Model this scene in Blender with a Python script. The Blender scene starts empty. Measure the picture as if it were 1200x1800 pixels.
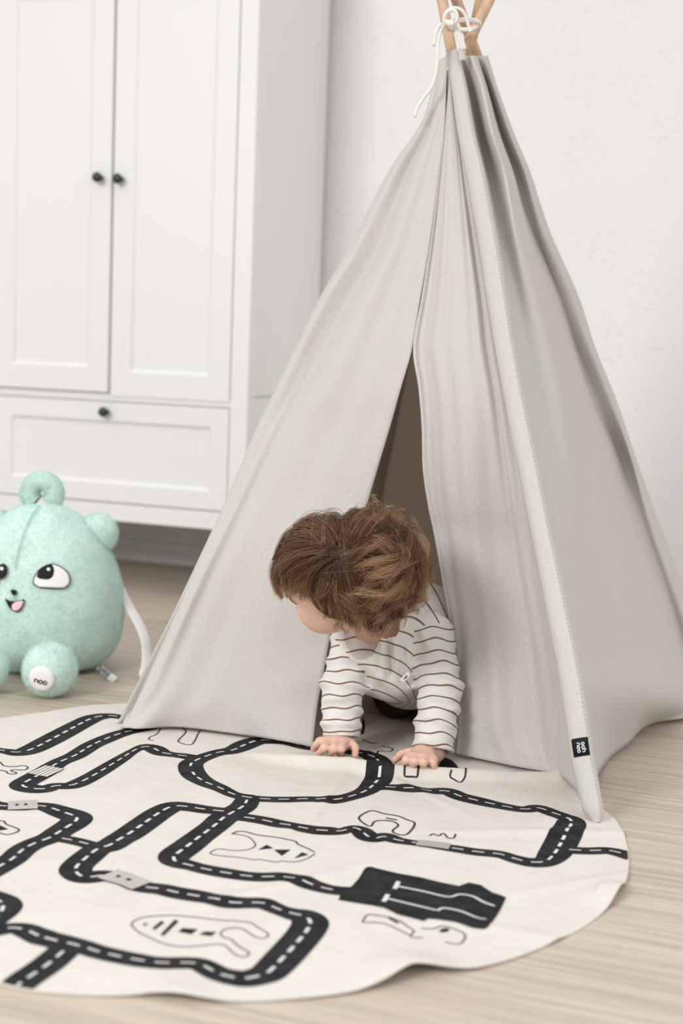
import bpy, bmesh, math, random
import numpy as np
from mathutils import Vector, Matrix
from mathutils.bvhtree import BVHTree
random.seed(7); rng = np.random.default_rng(7)
SC = bpy.context.scene
COL = SC.collection
# ------------------------------------------------------------------ camera
FPX = 2500.0; PITCH = math.radians(7.0); ROLL = math.radians(2.2); CAMH = 0.70
cF = np.array([0, math.cos(PITCH), -math.sin(PITCH)])
_R0 = np.array([1.0, 0, 0]); _U0 = np.array([0, math.sin(PITCH), math.cos(PITCH)])
cR = math.cos(ROLL)*_R0 + math.sin(ROLL)*_U0
cU = -math.sin(ROLL)*_R0 + math.cos(ROLL)*_U0
CAM = np.array([0, 0, CAMH])
def ray(x, y): return cF + cR*(x-600)/FPX + cU*(900-y)/FPX
def onfloor(x, y, z=0.0):
    d = ray(x, y); return CAM + d*((z-CAMH)/d[2])
def at(x, y, depth): return CAM + ray(x, y)*depth
def onplane(x, y, p, n):
    d = ray(x, y); return CAM + d*(((p-CAM) @ n)/(d @ n))
def depth_of(P): return float((np.asarray(P)-CAM) @ cF)
def unit(v): v = np.asarray(v, float); return v/np.linalg.norm(v)
cam = bpy.data.cameras.new('camera'); cam.sensor_fit = 'VERTICAL'; cam.sensor_height = 36; cam.sensor_width = 24; cam.lens = 50
cam.clip_start = 0.05
cam.dof.use_dof = True; cam.dof.focus_distance = 2.28; cam.dof.aperture_fstop = 2.8
co = bpy.data.objects.new('camera', cam); COL.objects.link(co)
M = Matrix(((cR[0], cU[0], -cF[0], CAM[0]), (cR[1], cU[1], -cF[1], CAM[1]), (cR[2], cU[2], -cF[2], CAM[2]), (0, 0, 0, 1)))
co.matrix_world = M
SC.camera = co

# ------------------------------------------------------------------ helpers
def newmesh(name, verts, faces, mats, parent=None, smooth=True, fmat=None):
    me = bpy.data.meshes.new(name)
    me.from_pydata([tuple(map(float, v)) for v in verts], [], [tuple(int(i) for i in f) for f in faces])
    if not isinstance(mats, (list, tuple)): mats = [mats]
    for m in mats: me.materials.append(m)
    if fmat is not None: me.polygons.foreach_set('material_index', np.asarray(fmat, dtype=np.int32))
    me.polygons.foreach_set('use_smooth', np.full(len(me.polygons), bool(smooth)))
    me.update()
    o = bpy.data.objects.new(name, me); COL.objects.link(o)
    if parent is not None: o.parent = parent; o.matrix_parent_inverse = parent_inv(parent)
    return o
def world_of(o):
    m = o.matrix_parent_inverse @ Matrix.LocRotScale(o.location, o.rotation_euler, o.scale)
    return world_of(o.parent) @ m if o.parent is not None else Matrix.LocRotScale(o.location, o.rotation_euler, o.scale)
def parent_inv(p): return world_of(p).inverted()
def empty(name, loc, label, cat, rotz=0.0):
    o = bpy.data.objects.new(name, None); COL.objects.link(o)
    o.location = tuple(map(float, loc)); o.rotation_euler = (0, 0, rotz)
    o.empty_display_size = 0.1
    o['label'] = label; o['category'] = cat
    return o
class MB:
    """collects geometry into one mesh"""
    def __init__(s): s.v = []; s.f = []; s.m = []
    def add(s, V, Fc, mat=0):
        b = len(s.v); s.v.extend([tuple(map(float, p)) for p in V])
        s.f.extend([tuple(int(i)+b for i in f) for f in Fc]); s.m.extend([mat]*len(Fc))
    def box(s, lo, hi, mat=0, xf=None):
        x0, y0, z0 = lo; x1, y1, z1 = hi
        V = [(x0,y0,z0),(x1,y0,z0),(x1,y1,z0),(x0,y1,z0),(x0,y0,z1),(x1,y0,z1),(x1,y1,z1),(x0,y1,z1)]
        if xf: V = [xf(p) for p in V]
        s.add(V, [(3,2,1,0),(4,5,6,7),(0,1,5,4),(1,2,6,5),(2,3,7,6),(3,0,4,7)], mat)
    def tube(s, pts, rad, n=8, mat=0, cap=True, flat=None):
        V, Fc = tube_geo(pts, rad, n, cap, flat); s.add(V, Fc, mat)
    def build(s, name, mats, parent=None, smooth=True): return newmesh(name, s.v, s.f, mats, parent, smooth, s.m)
def frames(P):
    P = np.asarray(P, float); T = np.gradient(P, axis=0); T /= np.linalg.norm(T, axis=1)[:, None]+1e-12
    N = np.zeros_like(P); a = np.array([0, 0, 1.0]) if abs(T[0, 2]) < .9 else np.array([1.0, 0, 0])
    n = np.cross(T[0], a); n /= np.linalg.norm(n)
    for i in range(len(P)):
        n = n-T[i]*(n @ T[i]); n /= np.linalg.norm(n)+1e-12; N[i] = n
    return T, N, np.cross(T, N)
def tube_geo(pts, rad, n=8, cap=True, flat=None):
    P = np.asarray(pts, float); k = len(P); T, N, B = frames(P)
    r = np.broadcast_to(np.asarray(rad, float), (k,)); a = np.arange(n)*2*math.pi/n
    fl = 1.0 if flat is None else flat
    V = (P[:, None]+r[:, None, None]*(np.cos(a)[None, :, None]*N[:, None]+fl*np.sin(a)[None, :, None]*B[:, None])).reshape(-1, 3)
    Fc = [(i*n+j, i*n+(j+1) % n, (i+1)*n+(j+1) % n, (i+1)*n+j) for i in range(k-1) for j in range(n)]
    if cap: Fc += [tuple(range(n))[::-1], tuple((k-1)*n+j for j in range(n))]
    return V, Fc
def catmull(P, m, closed=False):
    """Catmull-Rom, m samples per span"""
    P = np.asarray(P, float); k = len(P)
    if closed: Q = np.vstack([P[-1:], P, P[:2]]); spans = k
    else: Q = np.vstack([2*P[:1]-P[1:2], P, 2*P[-1:]-P[-2:-1]]); spans = k-1
    t = np.linspace(0, 1, m, endpoint=False)[:, None]; out = []
    for i in range(spans):
        a, b, c, d = Q[i], Q[i+1], Q[i+2], Q[i+3]
        out.append(.5*((2*b)+(c-a)*t+(2*a-5*b+4*c-d)*t*t+(-a+3*b-3*c+d)*t**3))
    out = np.vstack(out)
    if not closed: out = np.vstack([out, P[-1:]])
    return out
def resample(P, step, closed=False):
    P = np.asarray(P, float)
    if closed: P = np.vstack([P, P[:1]])
    d = np.r_[0, np.cumsum(np.linalg.norm(np.diff(P, axis=0), axis=1))]
    n = max(2, int(round(d[-1]/step))+1); s = np.linspace(0, d[-1], n)
    return np.stack([np.interp(s, d, P[:, i]) for i in range(P.shape[1])], 1)
def crom_matrix(k, m):
    """interpolation matrix (k control values -> samples), clamped Catmull-Rom"""
    I = np.eye(k); return catmull(I, m)
def grid_surface(ctrl, mr, mc):
    """ctrl rows x cols x 3 -> dense grid"""
    A = crom_matrix(ctrl.shape[0], mr); B = crom_matrix(ctrl.shape[1], mc)
    return np.einsum('ri,ijk,cj->rck', A, ctrl, B)
def grid_faces(r, c): return [(i*c+j, i*c+j+1, (i+1)*c+j+1, (i+1)*c+j) for i in range(r-1) for j in range(c-1)]

# ------------------------------------------------------------------ materials
def mat(name, base=(.8, .8, .8), rough=.6, spec=.3, sheen=0.0):
    m = bpy.data.materials.new(name); m.use_nodes = True; nt = m.node_tree
    b = nt.nodes['Principled BSDF']; b.inputs['Base Color'].default_value = (*base, 1); b.inputs['Roughness'].default_value = rough
    b.inputs['Specular IOR Level'].default_value = spec
    if sheen: b.inputs['Sheen Weight'].default_value = sheen; b.inputs['Sheen Roughness'].default_value = .5
    return m, nt, b
def N(nt, t, **kw):
    n = nt.nodes.new(t)
    for k, v in kw.items():
        if k in n.inputs: n.inputs[k].default_value = v
        else: setattr(n, k, v)
    return n
def L(nt, a, b): nt.links.new(a, b)
def ramp(nt, fac, stops):
    r = N(nt, 'ShaderNodeValToRGB'); e = r.color_ramp.elements
    while len(e) < len(stops): e.new(.5)
    for i, (p, c) in enumerate(stops): e[i].position = p; e[i].color = (*c, 1) if len(c) == 3 else c
    L(nt, fac, r.inputs['Fac']); return r.outputs['Color']
def coord(nt, scale=(1, 1, 1), rot=(0, 0, 0), kind='Object'):
    tc = N(nt, 'ShaderNodeTexCoord'); mp = N(nt, 'ShaderNodeMapping')
    mp.inputs['Scale'].default_value = scale; mp.inputs['Rotation'].default_value = rot
    L(nt, tc.outputs[kind], mp.inputs['Vector']); return mp.outputs['Vector']
def noise(nt, vec, scale, detail=3, rough=.5):
    n = N(nt, 'ShaderNodeTexNoise'); n.inputs['Scale'].default_value = scale; n.inputs['Detail'].default_value = detail
    n.inputs['Roughness'].default_value = rough
    L(nt, vec, n.inputs['Vector']); return n.outputs['Fac']
def bump(nt, b, h, strength, dist=.002):
    n = N(nt, 'ShaderNodeBump'); n.inputs['Strength'].default_value = strength; n.inputs['Distance'].default_value = dist
    L(nt, h, n.inputs['Height']); L(nt, n.outputs['Normal'], b.inputs['Normal'])
def mixc(nt, f, a, b, mode='MIX'):
    m = N(nt, 'ShaderNodeMix', data_type='RGBA', blend_type=mode)
    def put(s, v):
        if isinstance(v, tuple): s.default_value = (*v, 1) if len(v) == 3 else v
        elif isinstance(v, (int, float)): s.default_value = v
        else: L(nt, v, s)
    put(m.inputs[0], f); put(m.inputs[6], a); put(m.inputs[7], b); return m.outputs[2]
def math_(nt, op, a, b=0.0, c=None):
    m = N(nt, 'ShaderNodeMath', operation=op)
    for i, v in enumerate((a, b) if c is None else (a, b, c)):
        if isinstance(v, (int, float)): m.inputs[i].default_value = v
        else: L(nt, v, m.inputs[i])
    return m.outputs[0]

ANG = math.radians(19.4)
wa = np.array([math.cos(ANG), -math.sin(ANG), 0]); wn = np.array([math.sin(ANG), math.cos(ANG), 0])

# floor: pale whitewashed boards running along the back wall
mFloor, nt, b = mat('pale_oak', rough=.42, spec=.3)
v = coord(nt, rot=(0, 0, ANG))
br = N(nt, 'ShaderNodeTexBrick'); br.offset = .37; br.inputs['Scale'].default_value = 1.0
br.inputs['Brick Width'].default_value = 2.3; br.inputs['Row Height'].default_value = .145; br.inputs['Mortar Size'].default_value = .0012; br.inputs['Mortar Smooth'].default_value = .3
br.inputs['Color1'].default_value = (0, 0, 0, 1); br.inputs['Color2'].default_value = (1, 1, 1, 1); br.inputs['Mortar'].default_value = (.5, .5, .5, 1)
L(nt, v, br.inputs['Vector'])
mp = N(nt, 'ShaderNodeMapping'); mp.inputs['Scale'].default_value = (.55, 9, 1); L(nt, v, mp.inputs['Vector'])
off = N(nt, 'ShaderNodeVectorMath', operation='MULTIPLY_ADD'); L(nt, br.outputs['Color'], off.inputs[0]); off.inputs[1].default_value = (3.1, 5.7, 0); L(nt, mp.outputs['Vector'], off.inputs[2])
g1 = noise(nt, off.outputs[0], 4.0, 6, .6)
mp2 = N(nt, 'ShaderNodeMapping'); mp2.inputs['Scale'].default_value = (1.5, 60, 1); L(nt, v, mp2.inputs['Vector'])
g2 = noise(nt, mp2.outputs['Vector'], 5.0, 4, .6)
mp4 = N(nt, 'ShaderNodeMapping'); mp4.inputs['Scale'].default_value = (.8, 24, 1); off2 = N(nt, 'ShaderNodeVectorMath', operation='MULTIPLY_ADD'); L(nt, br.outputs['Color'], off2.inputs[0]); off2.inputs[1].default_value = (7.3, 2.9, 0); L(nt, v, mp4.inputs['Vector']); L(nt, mp4.outputs['Vector'], off2.inputs[2])
g3 = noise(nt, off2.outputs[0], 3.0, 5, .65)
c1 = ramp(nt, g1, [(.25, (.43, .35, .28)), (.42, (.52, .43, .345)), (.58, (.585, .50, .41)), (.78, (.50, .44, .38))])
c2 = mixc(nt, ramp(nt, g3, [(.47, (0, 0, 0)), (.60, (.55, .55, .55)), (.74, (.68, .68, .68))]), c1, (.315, .275, .24))
c2 = mixc(nt, ramp(nt, g2, [(.40, (0, 0, 0)), (.72, (.55, .55, .55))]), c2, (.36, .30, .245))
c3 = mixc(nt, math_(nt, 'MULTIPLY', br.outputs['Color'], .22), c2, (.56, .50, .435))
kn = N(nt, 'ShaderNodeTexVoronoi'); kn.inputs['Scale'].default_value = 1.0
mp3 = N(nt, 'ShaderNodeMapping'); mp3.inputs['Scale'].default_value = (1.3, 4.1, 1); L(nt, v, mp3.inputs['Vector']); L(nt, mp3.outputs['Vector'], kn.inputs['Vector'])
kf = ramp(nt, kn.outputs['Distance'], [(.0, (1, 1, 1)), (.022, (.85, .85, .85)), (.055, (0, 0, 0))])
c4 = mixc(nt, math_(nt, 'MULTIPLY', kf, .55), c3, (.22, .16, .12))
c5 = mixc(nt, math_(nt, 'MULTIPLY', br.outputs['Fac'], .35), c4, (.25, .2, .16))
L(nt, c5, b.inputs['Base Color']); bump(nt, b, g2, .12, .001)
L(nt, math_(nt, 'MULTIPLY_ADD', g1, .2, .34), b.inputs['Roughness'])

# wallpaper: off white with a faint lilac-grey sprig
mWall, nt, b = mat('wallpaper', rough=.85, spec=.15)
v = coord(nt, scale=(1, 1, 1))
n0 = noise(nt, v, 9.0, 2)
vr = N(nt, 'ShaderNodeTexVoronoi'); vr.inputs['Scale'].default_value = 7.5; vr.inputs['Randomness'].default_value = .55; L(nt, v, vr.inputs['Vector'])
n1 = noise(nt, v, 55.0, 2)
blob = math_(nt, 'SUBTRACT', .46, vr.outputs['Distance'])
sp = math_(nt, 'MULTIPLY', math_(nt, 'GREATER_THAN', blob, 0.0), math_(nt, 'GREATER_THAN', n1, .555))
wc = mixc(nt, math_(nt, 'MULTIPLY', sp, .22), (.81, .80, .793), (.66, .65, .685))
L(nt, wc, b.inputs['Base Color'])

mPaint, nt, b = mat('white_paint', (.80, .80, .795), .42, .35)
mPaintSide, nt, b = mat('side_paint', (.80, .785, .775), .5, .3)
mKnob, nt, b = mat('dark_knob', (.022, .026, .026), .35, .5)
mWood, nt, b = mat('pole_wood', rough=.55)
v = coord(nt, scale=(60, 60, 6)); g = noise(nt, v, 2.0, 4)
L(nt, ramp(nt, g, [(.3, (.50, .33, .215)), (.7, (.62, .43, .295))]), b.inputs['Base Color'])
mCord, nt, b = mat('cotton_cord', (.82, .785, .73), .9, .1)
v = coord(nt); wv = N(nt, 'ShaderNodeTexWave'); wv.inputs['Scale'].default_value = 180; L(nt, v, wv.inputs['Vector']); bump(nt, b, wv.outputs['Fac'], .4, .001)

def cloth(name, c_lo, c_hi, transl=.22):
    m, nt, b = mat(name, rough=.95, spec=.08, sheen=.15)
    v = coord(nt)
    n1 = noise(nt, v, 1000, 2, .7); n2 = noise(nt, v, 380, 3, .6)
    a = math_(nt, 'MULTIPLY_ADD', n2, .4, math_(nt, 'MULTIPLY', n1, .6))
    c = ramp(nt, a, [(.36, c_lo), (.64, c_hi)]); L(nt, c, b.inputs['Base Color'])
    bump(nt, b, a, .35, .0006)
    tr = N(nt, 'ShaderNodeBsdfTranslucent'); L(nt, mixc(nt, 1.0, c, (1.0, .91, .83), 'MULTIPLY'), tr.inputs['Color'])
    mx = N(nt, 'ShaderNodeMixShader'); mx.inputs['Fac'].default_value = transl
    out = nt.nodes['Material Output']; L(nt, b.outputs[0], mx.inputs[1]); L(nt, tr.outputs[0], mx.inputs[2]); L(nt, mx.outputs[0], out.inputs['Surface'])
    return m
mLinen = cloth('heather_linen', (.665, .645, .615), (.805, .79, .765), .32)
mLinenSleeve = cloth('heather_linen_sleeve', (.675, .657, .63), (.815, .80, .778), .32)
mBlack, nt, b = mat('black_label', (.012, .012, .013), .7, .2)
mWhiteInk, nt, b = mat('white_thread', (.8, .8, .79), .8, .1)

# ------------------------------------------------------------------ setting
W0 = onfloor(250, 985)
fl = newmesh('floor', [(-4.5, -1.5, 0), (4.5, -1.5, 0), (4.5, 7, 0), (-4.5, 7, 0)], [(0, 1, 2, 3)], mFloor, smooth=False); fl['kind'] = 'structure'
def wl(x, y, z): return W0+wa*x+wn*y+np.array([0, 0, z])
w = MB(); w.box((-3.6, 0, 0), (5.2, .12, 2.7), 0, lambda p: (p[0], p[1], p[2]))
wall = w.build('wall_back', mWall, smooth=False); wall.location = tuple(W0); wall.rotation_euler = (0, 0, -ANG); wall['kind'] = 'structure'
w = MB()
V = [(-3.6, 0, 0), (5.2, 0, 0)]
prof = [(0, 0), (-.014, 0), (-.014, .05), (-.011, .058), (-.004, .064), (0, .066)]
Vv = [(x, y, z) for x in (-3.6, 5.2) for (y, z) in prof]; k = len(prof)
w.add(Vv, [(i, k+i, k+i+1, i+1) for i in range(k-1)])
bb = w.build('baseboard_back', mPaint, smooth=False); bb.location = tuple(W0); bb.rotation_euler = (0, 0, -ANG); bb['kind'] = 'structure'

# ------------------------------------------------------------------ wardrobe (local x along the wall, 0 = right front edge; y into the wall)
d = ray(572, 350); Bk = CAM+d*(((W0-CAM) @ wn)/(d @ wn))
cor = Bk-wn*.512; cor[2] = 0
wd = empty('wardrobe', cor+wa*(-.41)+wn*.25, 'tall white two-door wardrobe with a wide bottom drawer and small dark knobs', 'wardrobe', -ANG)
def wx(p): return cor+wa*p[0]+wn*p[1]+np.array([0, 0, p[2]])
def bevel(o, wdt=.002, seg=2):
    m = o.modifiers.new('bevel', 'BEVEL'); m.width = wdt; m.segments = seg; m.limit_method = 'ANGLE'; m.harden_normals = False
    return o
WID = .80; DEP = .495; HT = 1.71; ZB = .191
m = MB()
for x0 in (-.05, -WID): m.box((x0, 0, 0), (x0+.05, .045, HT-.03), 0, wx)          # front posts
for x0 in (-.05, -WID): m.box((x0, DEP-.045, 0), (x0+.05, DEP, HT-.03), 0, wx)
bevel(m.build('corner_post', mPaint, wd, False), .003)
def single(name, lo, hi, material=mPaint, bv=.002):
    k = MB(); k.box(lo, hi, 0, wx); return bevel(k.build(name, material, wd, False), bv)
single('bottom_rail', (-WID+.05, .002, ZB), (-.05, .03, .238))
single('middle_rail', (-WID+.05, .004, .509), (-.05, .03, .5295))
single('top_rail', (-WID+.05, .002, HT-.09), (-.05, .03, HT-.03))
single('top_panel', (-WID-.015, -.02, HT-.03), (.015, DEP+.005, HT))
k = MB()
k.box((-.012, .045, .539), (-.003, DEP-.045, HT-.03), 0, wx); k.box((-.012, .045, .0), (-.003, DEP-.045, .536), 0, wx); k.box((-.02, .045, .0), (-.012, DEP-.045, HT-.03), 0, wx)  # unseen lower part added down to the floor to block light underneath
k.build('side_panel', mPaintSide, wd, False)
k = MB(); k.box((-WID+.003, .045, .0), (-WID+.02, DEP-.045, HT-.03), 0, wx); k.build('side_panel', mPaintSide, wd, False)  # also run to the floor out of view, to darken the space below
single('back_panel', (-WID+.02, DEP-.02, ZB), (-.02, DEP-.008, HT-.03))
single('bottom_panel', (-WID+.02, .03, ZB+.005), (-.02, DEP-.02, ZB+.02))
def framed(name, x0, x1, z0, z1, y0, st, rail, thick=.02, parent=wd):
    """framed front with a sunk, chamfered panel"""
    k = MB(); xi0, xi1, zi0, zi1 = x0+st, x1-st, z0+rail, z1-rail; c = .007; dp = .007
    V = [(x0, y0, z0), (x1, y0, z0), (x1, y0, z1), (x0, y0, z1), (xi0, y0, zi0), (xi1, y0, zi0), (xi1, y0, zi1), (xi0, y0, zi1),
         (xi0+c, y0+dp, zi0+c), (xi1-c, y0+dp, zi0+c), (xi1-c, y0+dp, zi1-c), (xi0+c, y0+dp, zi1-c),
         (x0, y0+thick, z0), (x1, y0+thick, z0), (x1, y0+thick, z1), (x0, y0+thick, z1)]
    Fc = [(0, 1, 5, 4), (1, 2, 6, 5), (2, 3, 7, 6), (3, 0, 4, 7), (4, 5, 9, 8), (5, 6, 10, 9), (6, 7, 11, 10), (7, 4, 8, 11), (8, 9, 10, 11),
          (0, 12, 13, 1), (1, 13, 14, 2), (2, 14, 15, 3), (3, 15, 12, 0), (15, 14, 13, 12)]
    k.add([wx(p) for p in V], Fc); o = k.build(name, mPaint, parent, False); return bevel(o, .0015, 2)
def knob(x, y, z, parent):
    pr = [(0, 0.0075), (.006, .006), (.012, .006), (.016, .0115), (.021, .0135), (.026, .012), (.029, .006), (.030, .0)]
    n = 20; V = []; Fc = []
    for (dy, r) in pr:
        for j in range(n): a = 2*math.pi*j/n; V.append(wx((x+r*math.cos(a), y-dy, z+r*math.sin(a))))
    for i in range(len(pr)-1):
        for j in range(n): Fc.append((i*n+j, i*n+(j+1) % n, (i+1)*n+(j+1) % n, (i+1)*n+j))
    k = MB(); k.add(V, Fc); return k.build('knob', mKnob, parent)
dl = framed('door', -WID+.053, -.4, .532, HT-.093, -.006, .058, .065); knob(-.43, -.006, 1.086, dl)
dr = framed('door', -.396, -.052, .523, HT-.093, 0.0, .058, .065); knob(-.374, 0, 1.083, dr)
dw = framed('drawer', -WID+.053, -.052, .241, .507, .001, .05, .05); knob(-.404, .001, .481, dw)
# ------------------------------------------------------------------ play mat
EDGE = [(1060,1426),(1080,1442),(1098,1478),(1103,1500),(1103,1530),(1088,1578),(1065,1600),(1031,1626),(993,1648),(947,1669),(900,1688),(830,1707),(770,1716),(725,1719),(680,1735),(620,1748),(560,1755),(460,1762),(350,1763),(318,1760),(267,1753),(160,1752),(59,1745),(0,1733)]
EDGE_T = [(0,1266),(80,1254),(160,1242),(200,1239.5)]
pe = np.array([onfloor(*q)[:2] for q in EDGE+EDGE_T])
A_ = np.c_[2*pe, np.ones(len(pe))]; s_ = np.linalg.lstsq(A_, (pe**2).sum(1), rcond=None)[0]
MC = s_[:2]; MR = math.sqrt(s_[2]+MC @ MC)
ang_e = np.arctan2(pe[:, 1]-MC[1], pe[:, 0]-MC[0]); rad_e = np.hypot(*(pe-MC).T)
o_ = np.argsort(ang_e); ang_e = ang_e[o_]; rad_e = rad_e[o_]
def edge_r(a):
    """traced rim radius where the rim is seen, the fitted circle elsewhere"""
    A = np.r_[ang_e-2*math.pi, ang_e, ang_e+2*math.pi]; Rr = np.r_[rad_e, rad_e, rad_e]
    r = np.interp(a, A, Rr)
    i = np.searchsorted(A, a); i = np.clip(i, 1, len(A)-1); gap = A[i]-A[i-1]
    near = np.minimum(np.abs(a-A[i-1]), np.abs(A[i]-a))
    wgt = np.where(gap > .35, np.exp(-(near/.15)**2), 1.0)
    return r*wgt+MR*(1-wgt)
RIDGE_H = np.array([.000,.010,.016,.0175,.0175,.0165,.015,.011,.000])
RIDGE = np.array([onfloor(*q, h+.003)[:2] for q, h in zip([(425,1322),(480,1324),(550,1328),(620,1333),(680,1343),(760,1347),(830,1352),(900,1358),(990,1372)], RIDGE_H)])
RID = catmull(np.c_[RIDGE, RIDGE_H], 10)
LIFT = [((725,1719),.016,.05),((1088,1578),.014,.035),((318,1760),.008,.04),((988,1372),.014,.022),((950,1374),.007,.03)]
LIFTW = [(onfloor(*q)[:2], h, s) for q, h, s in LIFT]
def mat_h(x, y):
    x = np.asarray(x, float); y = np.asarray(y, float); sh = np.broadcast(x, y).shape
    x = np.broadcast_to(x, sh).ravel(); y = np.broadcast_to(y, sh).ravel()
    h = .0032+.0008*np.sin(9*x+3*y)*np.sin(7*y-4*x+1)+.0007*np.sin(23*x-11*y+.5)*np.sin(17*y+6*x)
    # small creases
    for (cx, cy, dx, dy, s, a) in ((-.05, 1.75, .8, .6, .012, .0025), (.25, 1.62, .95, -.3, .015, .003), (.1, 2.2, .55, -.83, .010, .003), (-.3, 1.6, .3, .95, .012, .0025), (.35, 1.8, .9, .45, .012, .003), (.0, 2.12, .2, .98, .01, .003), (.33, 1.98, .97, .1, .014, .004)):
        u = (x-cx)*dx+(y-cy)*dy; v = -(x-cx)*dy+(y-cy)*dx
        h = h+a*np.exp(-(v/s)**2)*np.exp(-(u/.16)**2)
    near = np.where((x > RID[:, 0].min()-.06) & (x < RID[:, 0].max()+.06) & (y > RID[:, 1].min()-.06) & (y < RID[:, 1].max()+.06))[0]
    if len(near):                       # distance to the fold line, segment by segment
        best = np.full(len(near), 9.0); bh = np.zeros(len(near))
        for a_, b_ in zip(RID[:-1], RID[1:]):
            ab = b_[:2]-a_[:2]; t = np.clip(((x[near]-a_[0])*ab[0]+(y[near]-a_[1])*ab[1])/(ab @ ab), 0, 1)
            dd = np.hypot(x[near]-a_[0]-t*ab[0], y[near]-a_[1]-t*ab[1]); m_ = dd < best; best[m_] = dd[m_]; bh[m_] = (a_[2]+t*(b_[2]-a_[2]))[m_]
        h[near] += bh*np.exp(-(best/.0145)**2)
    for (c, hh, s) in LIFTW: h = h+hh*np.exp(-((x-c[0])**2+(y-c[1])**2)/s**2)
    return h.reshape(sh)
def onmat(x, y):
    z = 0.004
    for _ in range(8):
        P = onfloor(x, y, z); z = .5*z+.5*float(mat_h(P[0], P[1]))
    return onfloor(x, y, z)[:2]
def px2(pts): return np.array([onmat(*q) for q in pts])
def crp(ox, oy, s, pts): return [(ox+x/s, oy+y/s) for x, y in pts]

mMat, nt, b = mat('canvas_cotton', rough=.8, spec=.15)
v = coord(nt); n1 = noise(nt, v, 900, 2, .6); n2 = noise(nt, v, 14, 3)
L(nt, ramp(nt, n2, [(.3, (.635, .592, .54)), (.7, (.67, .63, .577))]), b.inputs['Base Color'])
n3 = noise(nt, v, 32, 3, .6)
bump(nt, b, math_(nt, 'MULTIPLY_ADD', n3, 3.0, math_(nt, 'MULTIPLY', n1, .25)), .5, .0016)
mInk, nt, b = mat('black_print', (.012, .012, .0135), .7, .15)
v = coord(nt); n1 = noise(nt, v, 40, 4, .6); L(nt, ramp(nt, n1, [(.4, (.012, .012, .014)), (.75, (.03, .03, .033))]), b.inputs['Base Color'])
n3 = noise(nt, v, 32, 3, .6); bump(nt, b, n3, .5, .004)
mDash, nt, b = mat('unprinted_dash', (.66, .635, .60), .8, .1)
mGreyInk, nt, b = mat('thin_print', (.045, .043, .045), .7, .2)

mm = MB()
NA, NR = 760, 190
aa = np.arange(NA)*2*math.pi/NA; er = edge_r((aa+math.pi) % (2*math.pi)-math.pi)
er = (np.roll(er, 1)+2*er+np.roll(er, -1))/4
fr = np.linspace(0, 1, NR+1)[1:]
X = MC[0]+fr[:, None]*er[None]*np.cos(aa)[None]; Y = MC[1]+fr[:, None]*er[None]*np.sin(aa)[None]
Z = mat_h(X, Y)
V = np.stack([X, Y, Z], -1).reshape(-1, 3)
V = np.vstack([V, [[MC[0], MC[1], float(mat_h(MC[0], MC[1]))]]])
Fc = [(i*NA+j, (i+1)*NA+j, (i+1)*NA+(j+1) % NA, i*NA+(j+1) % NA) for i in range(NR-1) for j in range(NA)]
Fc += [(NR*NA, j, (j+1) % NA) for j in range(NA)]
mm.add(V, Fc, 0)
rim = V[(NR-1)*NA:NR*NA]          # folded rim with a thick underside
r2 = rim.copy(); r2[:, 2] -= .0026; cen3 = np.array([MC[0], MC[1], 0])
r1 = rim.copy(); r1[:, 2] -= .0012; r1[:, :2] += .0014*(rim[:, :2]-MC)/MR
r3 = r2.copy(); r3[:, :2] = MC+(r2[:, :2]-MC)*.96
k = NA
mm.add(np.vstack([rim, r1, r2, r3]), [(q*k+j, (q+1)*k+j, (q+1)*k+(j+1) % k, q*k+(j+1) % k) for q in range(3) for j in range(k)], 0)

def strip(C2, hw, off, mi, cross=4):
    """ribbon on the mat: C2 plan points, hw half width(s)"""
    C2 = np.asarray(C2); T = np.gradient(C2, axis=0); T /= np.linalg.norm(T, axis=1)[:, None]+1e-12
    Nn = np.c_[-T[:, 1], T[:, 0]]; u = np.linspace(-1, 1, cross+1); hw = np.broadcast_to(hw, (len(C2),))
    P = C2[:, None]+Nn[:, None]*(u[None, :, None]*hw[:, None, None])
    dr_ = P-MC; rr_ = np.linalg.norm(dr_, axis=-1); lim_ = np.interp((np.arctan2(dr_[..., 1], dr_[..., 0])) % (2*math.pi), np.r_[aa, 2*math.pi], np.r_[er, er[:1]])-.0008
    P = MC+dr_*np.minimum(1, lim_/np.maximum(rr_, 1e-6))[..., None]
    z = mat_h(P[..., 0], P[..., 1])+off; z = z+.0006*np.clip((z-.009)/.005, 0, 1)
    Vv = np.concatenate([P, z[..., None]], -1).reshape(-1, 3); c = cross+1
    mm.add(Vv, [(i*c+j, (i+1)*c+j, (i+1)*c+j+1, i*c+j+1) for i in range(len(C2)-1) for j in range(cross)], mi)
def disc(c, r, off, mi, n=18):
    a = np.arange(n)*2*math.pi/n; rr = np.array([.5, 1])*r
    P = np.vstack([[c]]+[np.c_[c[0]+q*np.cos(a), c[1]+q*np.sin(a)] for q in rr]); z = mat_h(P[:, 0], P[:, 1])+off
    mm.add(np.c_[P, z], [(0, 1+j, 1+(j+1) % n) for j in range(n)]+[(1+j, 1+n+j, 1+n+(j+1) % n, 1+(j+1) % n) for j in range(n)], mi)
RW = .0205
_lay = [0]
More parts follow.
